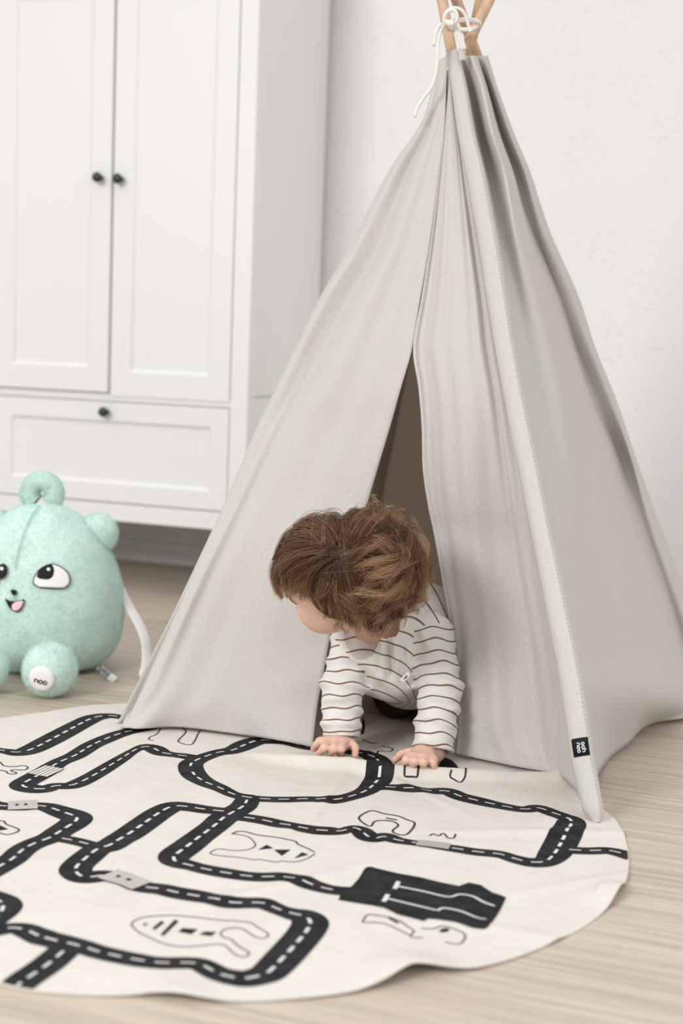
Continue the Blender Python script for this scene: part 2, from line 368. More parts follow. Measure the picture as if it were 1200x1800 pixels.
def road(pts, wm=1.0, dash=True, closed=False, caps=True):
    """pts: (x, y) or (x, y, width factor) photo points of the centre line"""
    P = np.array([(*onmat(q[0], q[1]), (q[2] if len(q) > 2 else 1.0)*wm) for q in pts])
    S = resample(catmull(P, 10, closed), .006, closed)
    sm = S.copy()
    for _ in range(3): sm[1:-1] = .25*sm[:-2]+.5*sm[1:-1]+.25*sm[2:]
    _lay[0] += 1; lo = .0005+.00002*_lay[0]
    strip(sm[:, :2], sm[:, 2]*RW, lo, 1, 6)
    for e in ((0, -1) if not closed and caps else ()): disc(sm[e, :2], sm[e, 2]*RW, lo, 1)
    if not dash: return sm
    d = np.r_[0, np.cumsum(np.linalg.norm(np.diff(sm[:, :2], axis=0), axis=1))]; s = .008
    while s+.016 < d[-1]:
        t = np.linspace(s, s+.0165, 5); Q = np.stack([np.interp(t, d, sm[:, 0]), np.interp(t, d, sm[:, 1])], 1)
        ww = float(np.interp(s, d, sm[:, 2])); strip(Q, .0021*min(1.15, max(.7, ww)), lo+.0005, 2, 1); s += .0285
    return sm
def zebra(p0, p1, hw, n=7, dots=False):
    a, b_ = onmat(*p0), onmat(*p1); T = unit(b_-a); Nn = np.array([-T[1], T[0]]); C2 = np.linspace(a, b_, 10)
    strip(C2, hw, .0017, 0, 6)
    for i in range(n):
        q = (i/(n-1)*2-1)*hw*.97; strip(C2+Nn*q, .0005, .0022, 1, 1)
    if dots:
        for s in (.3, .6): strip(np.linspace(a+(b_-a)*(s-.05), a+(b_-a)*(s+.05), 3)+Nn*.002, .0035, .0023, 1, 1)
def line(pts, w=.0011, closed=False, mi=3, smooth=True):
    P = px2(pts); S = catmull(P, 6, closed) if smooth else np.vstack([P, P[:1]]) if closed else P
    S = resample(S, .004, closed and smooth); 
    for _ in range(1): S[1:-1] = .25*S[:-2]+.5*S[1:-1]+.25*S[2:]
    strip(S, w, .0006, mi, 1)
def fill(pts, mi=1, off=.0006, res=.009):
    """solid printed shape, cut fine so that it follows the cloth"""
    P = px2(pts); bm = bmesh.new(); vs = [bm.verts.new((p[0], p[1], 0)) for p in P]; bm.faces.new(vs)
    x0, y0 = P.min(0); x1, y1 = P.max(0)
    for ax, lo, hi in ((0, x0, x1), (1, y0, y1)):
        q = lo+res
        while q < hi:
            nrm = (1, 0, 0) if ax == 0 else (0, 1, 0); c = (q, 0, 0) if ax == 0 else (0, q, 0)
            bmesh.ops.bisect_plane(bm, geom=bm.verts[:]+bm.edges[:]+bm.faces[:], plane_co=c, plane_no=nrm); q += res
    bmesh.ops.triangulate(bm, faces=bm.faces[:])
    bm.normal_update()
    bm.verts.index_update(); Vv = np.array([v.co[:] for v in bm.verts]); Vv[:, 2] = mat_h(Vv[:, 0], Vv[:, 1])+off
    Fq = [tuple(v.index for v in (f.verts if f.normal.z > 0 else reversed(f.verts[:]))) for f in bm.faces]; bm.free(); mm.add(Vv, Fq, mi)

road([(-40,1312),(-8,1318,.6),(12,1321,.65),(30,1323,.9),(52,1319,1.05),(85,1303,1.15),(115,1287,1.15),(145,1271,1.1),(165,1262,1.05),(190,1258.5,.85),(213,1261,.6),(240,1266,.6)])
road([(262,1279,.8),(230,1285,.8),(208,1291,.85),(187,1299,.9),(160,1311,.9),(133,1328,.9),(107,1339,.85),(93,1347,.9),(77,1358,1),(53,1371,1),(38,1381,1),(58,1387,.95),(80,1387,.85),(97,1382,.7),(115,1382,.75),(133,1379,.85),(160,1366,.8),(187,1350,.75),(213,1334,.65),(238,1318.5,.5),(256,1313,.75),(270,1316,.9),(283,1323,.85),(301,1326.5,.6),(322,1329,.65),(345,1333,.7)])
zebra((66,1364), (96,1350), .0185, 6)
road([(-40,1408),(0,1417,.8),(40,1418,.85),(67,1417,.75),(85,1419.5,.85),(107,1427,1),(128,1434,1.1),(137,1439,1.1),(128,1448,1.1),(107,1461,1.05),(88,1473,1),(61,1483,.95),(40,1494,.95),(24,1509,.95),(0,1523,1),(-40,1545,1)])
zebra((14,1418), (66,1416), .0185, 6, True)
road([(100,1473,.65),(133,1479,.65),(160,1486,.65),(178,1489,.7)])
road([(402,1428,.8),(385,1426,.75),(360,1423.5,.8),(330,1419,.85),(305,1418,.95),(282,1428,1.05),(253,1448,1.1),(227,1466,1.1),(208,1477,1.05),(192,1487,1.05),(173,1492,1),(152,1508,1.05),(136,1522,1.05),(132,1531,1.05),(143,1541,1),(160,1542.5,.95),(181,1540,.9),(205,1543,.85),(225,1550,.85),(250,1560,.85),(281,1563,.85),(312,1570,.9),(342.5,1575,.9),(373,1580,.85),(404,1587,.8),(435,1588,.75),(460,1588,.8),(472,1592,.75),(494,1601,.7),(515,1607,.85),(535,1612,1.05),(546,1622,1.1),(537,1640,1.1),(520,1660,1.1),(498,1684,1.1),(474,1708,1.05),(460,1715,1),(432,1721,.95),(404,1718,.9),(383,1712,.85),(364,1702,.8),(349,1695,.75),(327,1693,.75),(293,1694,.75),(267,1692,.75),(240,1688,.8),(213,1683,.8),(173,1674,.8),(152,1667,.8),(125,1660,.85),(107,1656,.9),(85,1652,.9),(64,1644,.9),(43,1635,.85),(21,1632,.7),(0,1635,.7),(-40,1642,.8)])
zebra((188,1538), (248,1559), .0175, 7, True)
road([(117,1668,.9),(88,1693,.95),(67,1708,.95),(40,1726,.95),(12,1750,.9)], caps=False)
road([(-50,1568),(-8,1582,1.1),(5,1591,1.15),(2,1603,1.05),(-12,1620,.8),(-20,1635,.7)])
road([(335,1350,1),(338,1341,.95),(357,1332,.8),(383,1323.5,.75),(410,1319,.9),(430,1310,1.05),(452,1302.5,1),(480,1302,.95),(507,1305,.85),(533,1312,.8),(562,1316,.8),(598,1319,.85),(633,1324,.9),(658,1332,1),(668,1346,1.1),(667,1360,1.12),(660,1376,1.05),(644,1390,.85),(618,1400,.75),(580,1406,.75),(547,1405,.6),(500,1406,.62),(460,1405,.62),(433,1402,.65),(410,1397,.6),(387,1386,.7),(360,1375,.85),(342,1363,1)], closed=True)
road([(436,1404,.9),(427,1418,1),(410,1428,1.05),(393,1438,1.1),(377,1452,1.05),(350,1472,1.05),(328,1489,1.1),(310,1502,1.1),(305,1511,1),(314,1517,.9),(336,1522.5,.75),(355,1527.5,.75),(389,1534,.8),(435,1541,.75),(466,1542.5,.75),(490.5,1541.5,.75),(515,1544,.8),(537,1551,.8),(558,1559,.75),(583,1565,.7),(605,1567,.7),(622,1568,.7)])
road([(420,1436,.75),(460,1442,.75),(487,1448,.75),(517,1452.5,.6),(540,1457.5,.75),(577,1461,.8),(600,1461.5,.6),(620,1456,.5),(633,1460,.75),(646,1471,.85),(660,1474.5,.7),(676,1471.5,.75),(700,1478,.6),(730,1482.5,.5),(762,1487,.55),(804,1493,.65),(838,1498.5,.65),(877,1502,.65),(903,1510,.7),(932,1516.5,.8),(958,1515,.85),(975,1500,1.1),(990,1474,1.15),(1004,1446,1.05),(990,1436,.75),(972,1430,.75),(947,1421,.75),(920,1423.5,.65),(882,1417.5,.7),(843,1409,.85),(808,1400.5,.85),(786,1391.5,.8),(752,1390.6,.7),(713,1386,.8),(680,1384,.7),(658,1384,.8)])
zebra((733,1483), (790,1490), .011, 6)
road([(990,1494,.7),(1033,1496.5,.65),(1062,1495.5,.65),(1085,1499,.75),(1112,1507,.8)], caps=False)
fill([(594.5,1582.5),(599,1572),(620,1557),(630.5,1545),(640,1529),(645,1525),(652,1524.6),(698,1536),(740,1543.5),(776,1552.5),(806,1558.5),(824,1552.5),(845,1557),(866,1570.5),(889,1578.6),(878,1602),(858,1630),(850,1634.5),(830,1632),(800,1621.5),(770,1617),(752,1615.5),(744.5,1620),(728,1615.5),(698,1608),(674,1596),(650,1591.5),(620,1587)], 1, .0011)
for pl in ([(699.5,1560),(740,1568),(788,1578.6),(806,1574),(827,1576.5),(848,1587),(869,1594.5)], [(678.5,1581),(710,1588.5),(767,1602),(776,1598),(809,1603.5),(839,1615.5),(854,1617.6)]):
    strip(resample(catmull(px2(pl), 6), .006), .0020, .0017, 2, 1)
for pl in ([(700,1551.6),(693.5,1564.5)], [(681.5,1574.4),(674,1587)]): strip(resample(px2(pl), .005), .0030, .0018, 2, 1)
c250 = lambda p: crp(250, 1420, 3.243, p); c600 = lambda p: crp(600, 1320, 2.308, p); c560 = lambda p: crp(560, 1500, 3.333, p); c540 = lambda p: crp(540, 1240, 4, p)
c5 = lambda p: crp(0, 1230, 3.75, p); c300 = lambda p: crp(300, 1270, 3, p)
line(c250([(510,150),(545,135),(590,138),(650,155),(720,164),(785,173),(875,192),(880,205),(940,232),(980,253)]), .0013)
line(c250([(510,150),(560,155),(610,170),(643,205),(640,222),(600,240),(520,245),(440,235),(405,245),(384,262),(450,275),(560,285),(645,300),(655,293),(770,312),(780,303),(860,310),(930,295),(985,262)]), .0009)
for t in ([(660,240),(710,212),(745,232)], [(750,240),(845,240),(795,275)], [(865,290),(910,255),(945,268)]): fill(c250(t))
line([(231,1626),(240,1617),(258,1612),(285,1610),(310,1610),(345,1613),(380,1617),(420,1620),(440,1622),(455,1632),(471,1641),(468,1649),(455,1650),(440,1642),(428,1634),(415,1631),(395,1634),(387,1641),(392,1648),(405,1651),(418,1663),(430,1670),(438,1674),(435,1681),(425,1683),(410,1676),(398,1664),(385,1660),(350,1663),(320,1665),(290,1660),(262,1648),(245,1640)], .0009, True)
for t in ([(250,1626),(259,1622),(256,1628)], [(267,1633),(272,1635),(289,1622),(283,1619)], [(282,1643),(287,1646),(314,1620),(307,1617)], [(313,1638),(321,1632),(347,1634),(336,1643)], [(350,1643),(360,1638),(380,1639),(371,1646)]): fill(t)
line(c600([(70,275),(100,250),(130,243),(170,255),(230,265),(265,280),(298,295),(265,340),(215,335),(208,322),(230,305),(225,295),(200,285),(150,283),(130,290),(115,308)]), .0016, True)
line(c600([(180,273),(225,281)]), .002)
line(c600([(358,345),(372,336),(395,347),(407,335),(420,338),(430,354),(455,355),(462,338)]), .0014)
line(c560([(255,405),(268,380),(290,358),(340,365),(410,375),(480,400),(520,430),(562,458),(535,480),(545,495),(610,495)]), .001)
line(c560([(255,405),(320,406),(390,415),(470,450),(530,480)]), .0009)
line(c560([(410,378),(465,410)]), .0022)
line(c560([(600,440),(670,445),(720,425),(780,440),(855,475),(840,525),(800,535),(740,520)]), .001)
fill(c560([(705,460),(712,448),(735,440),(760,442),(766,450),(755,460),(725,466)]))
line(c540([(690,432),(682,480),(690,500),(720,505),(750,500),(776,480),(785,437)]), .0017)
line(c540([(1012,475),(1000,508),(1030,520),(1075,545),(1090,530),(1108,508),(1112,480),(1118,450),(1085,446)]), .0015)
line(c540([(385,240),(420,255),(460,270),(495,265)]), .0014); line(c540([(520,285),(600,305),(580,325),(550,325),(500,320),(490,350)]), .0014); line(c540([(370,325),(440,322),(450,345)]), .0014)
line(c300([(60,28),(80,50),(40,95),(50,108),(100,120),(125,100),(150,50),(170,40)]), .0013)
line(c5([(1060,190),(1030,230),(990,245),(980,265),(1012,268)]), .0012)
line(c5([(-60,400),(0,412),(20,435),(60,442),(120,440),(140,435),(180,440),(180,455),(160,465),(80,462),(75,475),(110,480),(100,492),(50,488),(45,475),(0,465),(-60,455)]), .0013)
line(c5([(-60,790),(0,800),(30,800),(40,822),(128,858),(80,885),(30,890),(0,880),(-60,870)]), .0014)
fill(c5([(-30,835),(0,830),(55,855),(0,863),(-30,862)]))
fill(c540([(918,440),(935,400),(970,368),(1010,385),(1045,415),(1072,458),(1000,462)]))
fill([(634,1292),(637,1262),(640,1266),(641,1280),(639,1290)], 1, .0008)
pm = mm.build('play_mat', [mMat, mInk, mDash, mGreyInk])
pm['label'] = 'round cream cotton play mat printed with a black road map, spread on the floor'; pm['category'] = 'play mat'
# ------------------------------------------------------------------ play tent
fFL, fFR, fBR = onfloor(215, 1278, .006), onfloor(1047, 1441, .006), onfloor(1273, 1245, .0)
fBL = fFL+fBR-fFR; fBL[2] = 0
cen = (fFL+fFR+fBR+fBL)/4
dd = ray(815, 60); APX = CAM+dd*(cen[1]/dd[1])
tent = empty('play_tent', (cen[0], cen[1], 0), 'grey-beige linen teepee tent on wooden poles with a slit front opening', 'tent')
def toward(a, b, t): return a+(b-a)*t
# pole lines pass beside each other where they cross
def pole_top(foot, px, py, dep): return at(px, py, dep)
dA = depth_of(APX)
tops = {'FR': at(782, 28, dA+.036), 'FL': at(846, 28, dA+.058), 'BR': at(812, 28, dA+.105), 'BL': at(838, 28, dA+.13)}
feet = {'FR': fFR, 'FL': fFL, 'BR': fBR, 'BL': fBL}
for kx in ('FR', 'FL', 'BR', 'BL'):
    inw = unit(np.array([cen[0], cen[1], .35])-np.array([feet[kx][0], feet[kx][1], .35]))*.017
    a, b_ = feet[kx]+inw, tops[kx]; u = unit(b_-a); a2 = a+u*.012; end = b_+u*(.16 if kx != 'FL' else .13)
    P = np.linspace(a2, end, 24); r = np.full(24, .0098); r[0] *= .7; r[-1] *= .75
    k = MB(); k.tube(P, r, 14); k.build('pole', mWood, tent)
    if kx in ('BL', 'FL'):
        Q = a2+(b_-a2)*np.linspace(.004, .90, 30)[:, None]; k = MB(); k.tube(Q, .0128, 14, 0, False); k.build('pole_sleeve', mLinenSleeve, tent)
def poleP(kx, t): return toward(feet[kx], tops[kx], t)
# planes of the two visible sides (inward normals)
def pnormal(a, b_, c, inside):
    n = unit(np.cross(b_-a, c-a)); return n if (inside-a) @ n > 0 else -n
mid = np.array([cen[0], cen[1], .3])
nFrontIn = pnormal(fFL, fFR, APX, mid); nRightIn = pnormal(fFR, fBR, APX, mid)
def FRP(x, y, d=0): return onplane(x, y, fFL+nFrontIn*d, nFrontIn)
def RIP(x, y, d=0): return onplane(x, y, fFR+nRightIn*d, nRightIn)
def bil(rows, fn, hem=None):
    """rows: list of [(px, py, inward)...]"""
    C = np.array([[fn(*q) for q in r] for r in rows]); return C
def sheet(name, S, parent=tent, thick=.0016, material=None, ripple=0.0):
    r, c, _ = S.shape
    o = newmesh(name, S.reshape(-1, 3), grid_faces(r, c), material or mLinen, parent)
    m = o.modifiers.new('cloth_thickness', 'SOLIDIFY'); m.thickness = thick; m.offset = 0
    return o
# --- left front flap: columns = wrapped back, pole edge, valley beside the pole, soft middle x2, opening edge
def lrow(xs, ys, ds): return list(zip(xs, ys, ds))
LF = []
#        pole-edge       valley        opening edge   (photo points)
spec = [((771,106),(775,104),(786,98)), ((745,207),(757,207),(781,215)), ((690,290),(714,298),(771,303)), ((646,371),(679,380),(762,378)), ((608,446),(645,455),(752,450)), ((562,524),(598,535),(737,535)),
        ((519,612),(556,618),(724,613)), ((483,688),(521,695),(702,690)), ((452,752),(490,758),(686,748)), ((398,880),(432,886),(646,882)), ((343,1000),(374,1008),(612,1005)), ((295,1103),(328,1115),(583,1105)), ((250,1200),(287,1212),(567,1190)), ((231,1240),(262,1248),(557,1245))]
hemx = [(214,1279),(246,1281),(318,1278),(392,1288),(470,1298),(549,1313)]
nrow = len(spec)
# inward sag of the hem: measured on the floor
hemP = [onfloor(*q, .010 if i < 5 else .006) for i, q in enumerate(hemx)]
hemd = [max(0, (p-fFL) @ nFrontIn) for p in hemP]
rowsP = []
for i, (e, vly, o_) in enumerate(spec):
    s = max(0, (i-6)/(nrow-6)); s = s*s*(3-2*s)
    fr_ = np.array([.30, .64, 1.0]); pts = [e, vly]
    dv = .014 if i > 1 else .005*i
    dv *= (1 if i < nrow-2 else .75 if i == nrow-2 else .5)
    xm = e[0]*.55+vly[0]*.45; ym = e[1]*.55+vly[1]*.45
    P = [FRP(e[0]+7, e[1]+1, .044), FRP(e[0], e[1], .020), FRP(xm-3, ym, .001*min(1, i/3)), FRP(vly[0]+7*min(1, i/4), vly[1], dv+hemd[1]*s*.6)]
    for j, f_ in enumerate(fr_):
        x = vly[0]+(o_[0]-vly[0])*f_; y = vly[1]+(o_[1]-vly[1])*f_
        base = (-.006 if j == 0 else .0 if j == 1 else .004)*min(1, i/4)
        P.append(FRP(x, y, base+hemd[2+j+(1 if j == 2 else 0)]*s))
    rowsP.append(P)
hp = [FRP(221, 1280, .035), hemP[0], toward(hemP[0], hemP[1], .5), hemP[1], hemP[2], hemP[4], hemP[5]]
rowsP.append(hp)
S = grid_surface(np.array(rowsP), 10, 12)
def wrinkle(S, nrm, amp, seed, keep=(.0, .0)):
    r, c, _ = S.shape; U = np.linspace(0, 1, c)[None, :]; Vv = np.linspace(0, 1, r)[:, None]; q = np.random.default_rng(seed); h = np.zeros((r, c))
    for _ in range(6):
        fu = q.uniform(2, 9); fv = q.uniform(.4, 2.5); h += np.sin(2*math.pi*(fu*U+fv*Vv)+q.uniform(0, 6))*q.uniform(.3, 1)/(fu**.5)
    fade = np.sin(np.pi*np.clip(U, 0, 1))**.5*np.clip(Vv*2.5, 0, 1)
    return S+(h*fade*amp)[..., None]*nrm[None, None]
S = wrinkle(S, nFrontIn, .0042, 3)
# slanting wrinkle near the lower corner
sheet('front_flap', S)
# --- right front flap
spec = [((786,99),(794,99)), ((788,150),(795,152)), ((781,222),(807,222)), ((771,303),(822,303)), ((764,362),(834,362)), ((757,420),(846,420)), ((741,520),(868,520)), ((726,611),(886,611)), ((735,680),(902,690)), ((741,753),(914,756)), ((743,823),(927,823)), ((752,887),(938,890)), ((763,940),(948,944)), ((777,1020),(961,1022)), ((792,1110),(978,1112)), ((797,1200),(996,1205)), ((799,1280),(1010,1290))]
hemx = [(800,1324),(848,1336),(905,1347),(962,1357),(985,1365),(1030,1408)]
hemP = [onfloor(x, y, .010) for x, y in hemx]; hemP[4][2] = .012; hemd = [max(0, (p-fFL) @ nFrontIn) for p in hemP]
rowsP = []; nrow = len(spec)
for i, (o_, e) in enumerate(spec):
    s = max(0, (i-7)/(nrow-7)); s = s*s*(3-2*s); P = []
    w_ = min(1, i/5)
    for j, f_ in enumerate((0, .09, .36, .68, .88, 1.0)):
        x = o_[0]+(e[0]+(14 if j == 5 else 0)*min(1, i/3)-o_[0])*f_; y = o_[1]+(e[1]-o_[1])*f_
        b0 = (.002, .006, -.004, .004, .016, .012)[j]*w_
        if j == 0: b0 += .012*s
        dj = (hemd[0], hemd[0]*.8+hemd[1]*.2, hemd[2], hemd[3], hemd[4]*.6, 0.0)[j]
        P.append(FRP(x, y, b0+dj*s))
    rowsP.append(P)
rowsP.append([hemP[0], toward(hemP[0], hemP[1], .35), hemP[2], hemP[3], hemP[4], hemP[5]])
S = grid_surface(np.array(rowsP), 10, 12)
S = wrinkle(S, nFrontIn, .0048, 11)
sheet('front_flap', S)
# --- right side panel
spec = [(98,(806,811,829,838,857)), (152,(815,826,847,857,873)), (233,(830,845,864,880,902)), (303,(842,860,886,906,931)), (362,(852,871,898,922,950)), (420,(862,882,911,940,971)), (520,(880,902,936,978,1016)), (613,(896,917,958,1012,1046)), (713,(912,934,982,1049,1086)), (800,(926,949,1000,1088,1115)), (913,(945,967,1024,1115,1156)), (1027,(966,989,1056,1155,1200)), (1140,(992,1013,1082,1196,1239)), (1230,(1012,1036,1098,1228,1264))]
rowsP = []
hx = [(1044,1400),(1060,1346),(1100,1309),(1142,1274),(1205,1262),(1276,1248)]
hP = [onfloor(x, y, .008) for x, y in hx]; hP[0] = RIP(1040, 1385, .004)
hd = [(p-fFR) @ nRightIn for p in hP]
nrow = len(spec)
for i, (y, xs) in enumerate(spec):
    w_ = min(1, .45+i/3); s = max(0, (i-7)/(nrow-7)); s = s*s; P = []
    up_ = max(0, 1-i/9); dz = [(.012), (.016+.014*up_)*w_*(1-.4*s), -(.004+.012*up_)*w_+.012*s, (.020)*w_, (.0)]
    for j, x in enumerate(xs):
        sl = (x-xs[0])/(xs[-1]-xs[0])
        P.append(RIP(x, y+ (0 if j else 0), dz[j]+s*.3*(0, hd[1], hd[2], hd[4]*.6, 0)[j]))
    x23 = (xs[2]*.5+xs[3]*.5); P.insert(3, RIP(x23, y, (dz[2]+dz[3])*.5-.003*w_))
    P[-1] = RIP(xs[-1], y, .014); P.insert(-1, RIP(xs[-1]*.7+xs[-2]*.3, y, -.004*w_)); P.append(RIP(xs[-1]-5, y, .04))
    rowsP.append(P)
rowsP.append([hP[0], hP[1], hP[2], hP[3], hP[4], toward(hP[4], hP[5], .7), hP[5], RIP(1270, 1246, .034)])
S = grid_surface(np.array(rowsP), 10, 12)
S = wrinkle(S, nRightIn, .0042, 5)
sheet('side_panel', S)
# --- the two hidden panels, seen from inside through the opening
def plain(a, bq, seed, name):
    rows = []
    inn = pnormal(feet[a], feet[bq], APX, mid)
    for t in (.995, .93, .8, .6, .4, .2, .08, .0):
        A0 = toward(feet[a], tops[a], t*.944); B0 = toward(feet[bq], tops[bq], t*.944); P = []
        for j, u in enumerate((0, .08, .3, .5, .7, .92, 1)):
            q = toward(A0, B0, u); P.append(q-inn*(.012 if j in (0, 6) else (-.012 if j in (1, 5) else -.02*(1-t))))
        rows.append(P)
    S = grid_surface(np.array(rows), 12, 10); S[..., 2] = np.maximum(S[..., 2], .004)
    S = wrinkle(S, inn, .006, seed); sheet(name, S)
plain('BL', 'FL', 8, 'side_panel'); plain('BR', 'BL', 9, 'back_panel')
# --- pole sleeve along the front right pole: rounded ridge with a stitched seam
SL = [((795,92),10),((800,110),11.5),((809,152),13),((822,233),14.5),((838,303),15.5),((849,362),16),((860,420),16.5),((876,520),17),((891,613),17),((905,690),17),((918,756),17.5),((932,823),17.5),((943,880),17.5),((955,940),17.5),((970,1011),18),((986,1090),18.5),((1002,1170),19),((1017,1260),19.5),((1027,1330),19),((1034,1366),18.5),((1040,1398),18),((1045,1422),16.5),((1048,1434),11),((1050,1446),4)]
nB = unit(-(nFrontIn+nRightIn)); cp = []; hw = []
SLd = np.array([[*p, w_] for p, w_ in SL], float); SLs = catmull(SLd, 6)
P = np.array([FRP(x, y, -.001) for x, y, _ in SLs]); wr = np.array([w_*depth_of(p)/FPX for p, (_, _, w_) in zip(P, SLs)])
T = np.gradient(P, axis=0); T /= np.linalg.norm(T, axis=1)[:, None]
lat = np.cross(T, nB); lat /= np.linalg.norm(lat, axis=1)[:, None]
if lat[0] @ cR < 0: lat = -lat
prof = [(-1.0, -.75), (-.98, -.25), (-.8, .18), (-.45, .55), (-.12, .80), (.10, .90), (.16, .82), (.22, .90), (.5, .68), (.8, .3), (.98, -.2), (1.0, -.75)]
PR = np.array(prof); PR = catmull(PR, 3)
S = P[:, None]+wr[:, None, None]*(PR[None, :, :1]*lat[:, None]+PR[None, :, 1:]*.92*nB[None, None])
o = sheet('pole_sleeve', S, material=mLinenSleeve, thick=.0012)
# seam stitches
k = MB(); si = 16
line_ = P+wr[:, None]*(.16*lat+.85*nB[None]); LS = resample(line_, .0065)
for a, b_ in zip(LS[6:-3:1], LS[7:-2:1]):
    k.tube([a, toward(a, b_, .65)], .0008, 5)
mThread = mat('seam_thread', (.47, .455, .43), .9, .1)[0]; k.build('stitching', mThread, o)
# --- brand tag folded over the sleeve seam
def stroke_letters(txt, h):
    """monoline letters n, o, h as centre lines; x advance; returns list of polylines in a plane"""
    out = []; x = 0.0; w_ = h*.62
    for ch in txt:
        if ch == 'o':
            a = np.linspace(0, 2*math.pi, 22); out.append(np.c_[x+w_/2+w_/2*np.cos(a), h*.36+h*.36*np.sin(a)])
        elif ch in 'nh':
            top = h*1.15 if ch == 'h' else h*.72
            out.append(np.array([[x, 0], [x, top]])); a = np.linspace(math.pi, 0, 12)
            out.append(np.vstack([np.c_[x+w_/2+w_/2*np.cos(a), h*.4+h*.32*np.sin(a)], [[x+w_, 0]]]))
        x += w_+h*.26
    return out, x-h*.26
def lettering(name, lines, h, center, ex, ey, ez, w, material, parent, lead=1.25):
    """flat stroke lettering: ex reading direction, ey up, ez facing"""
    k = MB(); n = len(lines)
    for i, t in enumerate(lines):
        pl, wd_ = stroke_letters(t, h); y0 = (n-1)/2*h*lead-i*h*lead-h*.4
        for p in pl:
            T = np.gradient(p, axis=0); T /= np.linalg.norm(T, axis=1)[:, None]+1e-9; Nn = np.c_[-T[:, 1], T[:, 0]]*w
            V = []
            for s in (1, -1):
                for q in p+Nn*s: V.append(center+ex*(q[0]-wd_/2)+ey*(q[1]+y0)+ez*.0004)
            m_ = len(p); k.add(V, [(j, j+1, m_+j+1, m_+j) for j in range(m_-1)])
    return k.build(name, material, parent, False)
q = crp(960, 1250, 5, [(222,275),(315,245),(335,362),(262,388)])
i0 = int(np.argmin(np.abs(SLs[:, 1]-1300))); i1 = int(np.argmin(np.abs(SLs[:, 1]-1326)))
rowsT = []
for ii in np.linspace(i0, i1, 6):
    j = int(round(ii)); c0 = P[j]; rowsT.append([c0+wr[j]*(a_*lat[j]+(b_*.92+.09)*nB) for a_, b_ in ((-1.0, -.25), (-.82, .18), (-.46, .55), (-.12, .80), (.14, .88))])
tg = sheet('brand_label', np.array(rowsT), material=mBlack, thick=.0011)
pc = rowsT[2][2]*.5+rowsT[3][2]*.5; ey_ = unit(rowsT[2][4]-rowsT[2][0]); ex_ = -unit(rowsT[0][2]-rowsT[5][2]); ez_ = unit(np.cross(ex_, ey_))
ez_ = ez_ if ez_ @ (CAM-pc) > 0 else -ez_
lettering('label_lettering', ['ooh', 'noo'], .0058, pc+ez_*.0022, ex_, ey_, ez_, .00055, mWhiteInk, tg)
# --- cotton cord tied round the poles
g6 = lambda p: crp(680, 0, 4.286, p)
def cord(pts, dep, r=.0030, name='cord', parent=None, n=8):
    pts = g6(pts); dep = np.interp(np.linspace(0, 1, len(pts)), np.linspace(0, 1, len(dep)), dep)
    Pq = catmull(np.array([at(x, y, z) for (x, y), z in zip(pts, dep)]), 8); cm.tube(Pq, r, n)
cm = MB(); d0 = dA-.035
cord([(425,165),(440,105),(475,68),(520,60),(565,80),(595,125),(608,175),(622,222)], [d0, d0-.01, d0])
cord([(622,215),(632,240)], [d0, d0], .0042)
cord([(440,175),(432,135),(450,95),(490,76),(522,95),(528,140),(505,180),(470,185),(448,160)], [d0-.004, d0-.012, d0-.006])
cord([(440,165),(478,182),(505,170)], [d0-.012, d0-.014], .005)
cord([(430,175),(395,200),(368,255),(352,345)], [d0, d0])
cord([(438,180),(405,235),(385,330),(382,440),(368,550),(335,655),(275,740),(232,810),(208,880)], [d0, d0-.002, d0+.0])
cord([(498,180),(525,250),(552,320),(565,375)], [d0, d0+.004]); cord([(512,178),(545,250),(572,318),(585,372)], [d0, d0+.004])
# turns round the poles
th = np.linspace(0, 4*math.pi, 60); ring_c = at(814, 44, dA+.004)
Pq = ring_c[None]+(.030*np.cos(th))[:, None]*cR[None]+(.024*np.sin(th))[:, None]*cF[None]+(.006*(th/th[-1]-.5))[:, None]*cU[None]
cm.tube(Pq, .003, 8)
cm.build('cord', mCord, tent)
# short fabric strip that carries the cord
S = np.array([[at(806+i*11.5, y, dA-.032+.006*abs(i-.5)) for i in (0, .5, 1)] for y in (86, 92, 98, 106)]) 
sheet('cord_tab', grid_surface(S, 4, 6), material=mLinenSleeve)
# ------------------------------------------------------------------ plush toy
def fur_geo(V, Nn, Fc, count, ln, wid, seed, droop=.25, tangent=None):
    """short pile: one thin triangle per hair, on the triangles/quads Fc"""
    q = np.random.default_rng(seed); V = np.asarray(V); tri = []
    for f in Fc:
        for i in range(1, len(f)-1): tri.append((f[0], f[i], f[i+1]))
    tri = np.array(tri); a, b_, c = V[tri[:, 0]], V[tri[:, 1]], V[tri[:, 2]]
    ar = np.linalg.norm(np.cross(b_-a, c-a), axis=1); pick = q.choice(len(tri), count, p=ar/ar.sum())
    u, v = q.random(count), q.random(count); fl = u+v > 1; u[fl], v[fl] = 1-u[fl], 1-v[fl]
    P = a[pick]+u[:, None]*(b_-a)[pick]+v[:, None]*(c-a)[pick]
    Nv = Nn[tri[pick, 0]]*(1-u-v)[:, None]+Nn[tri[pick, 1]]*u[:, None]+Nn[tri[pick, 2]]*v[:, None]
    D = Nv+q.normal(0, .22, (count, 3))+np.array([0, 0, -droop]); D /= np.linalg.norm(D, axis=1)[:, None]
    S = np.cross(D, q.normal(0, 1, (count, 3))); S /= np.linalg.norm(S, axis=1)[:, None]
    l = ln*q.uniform(.6, 1.2, count)[:, None]
    VV = np.stack([P-S*wid-D*ln*.1, P+S*wid-D*ln*.1, P+D*l], 1).reshape(-1, 3)
    return VV, np.arange(count*3).reshape(-1, 3)
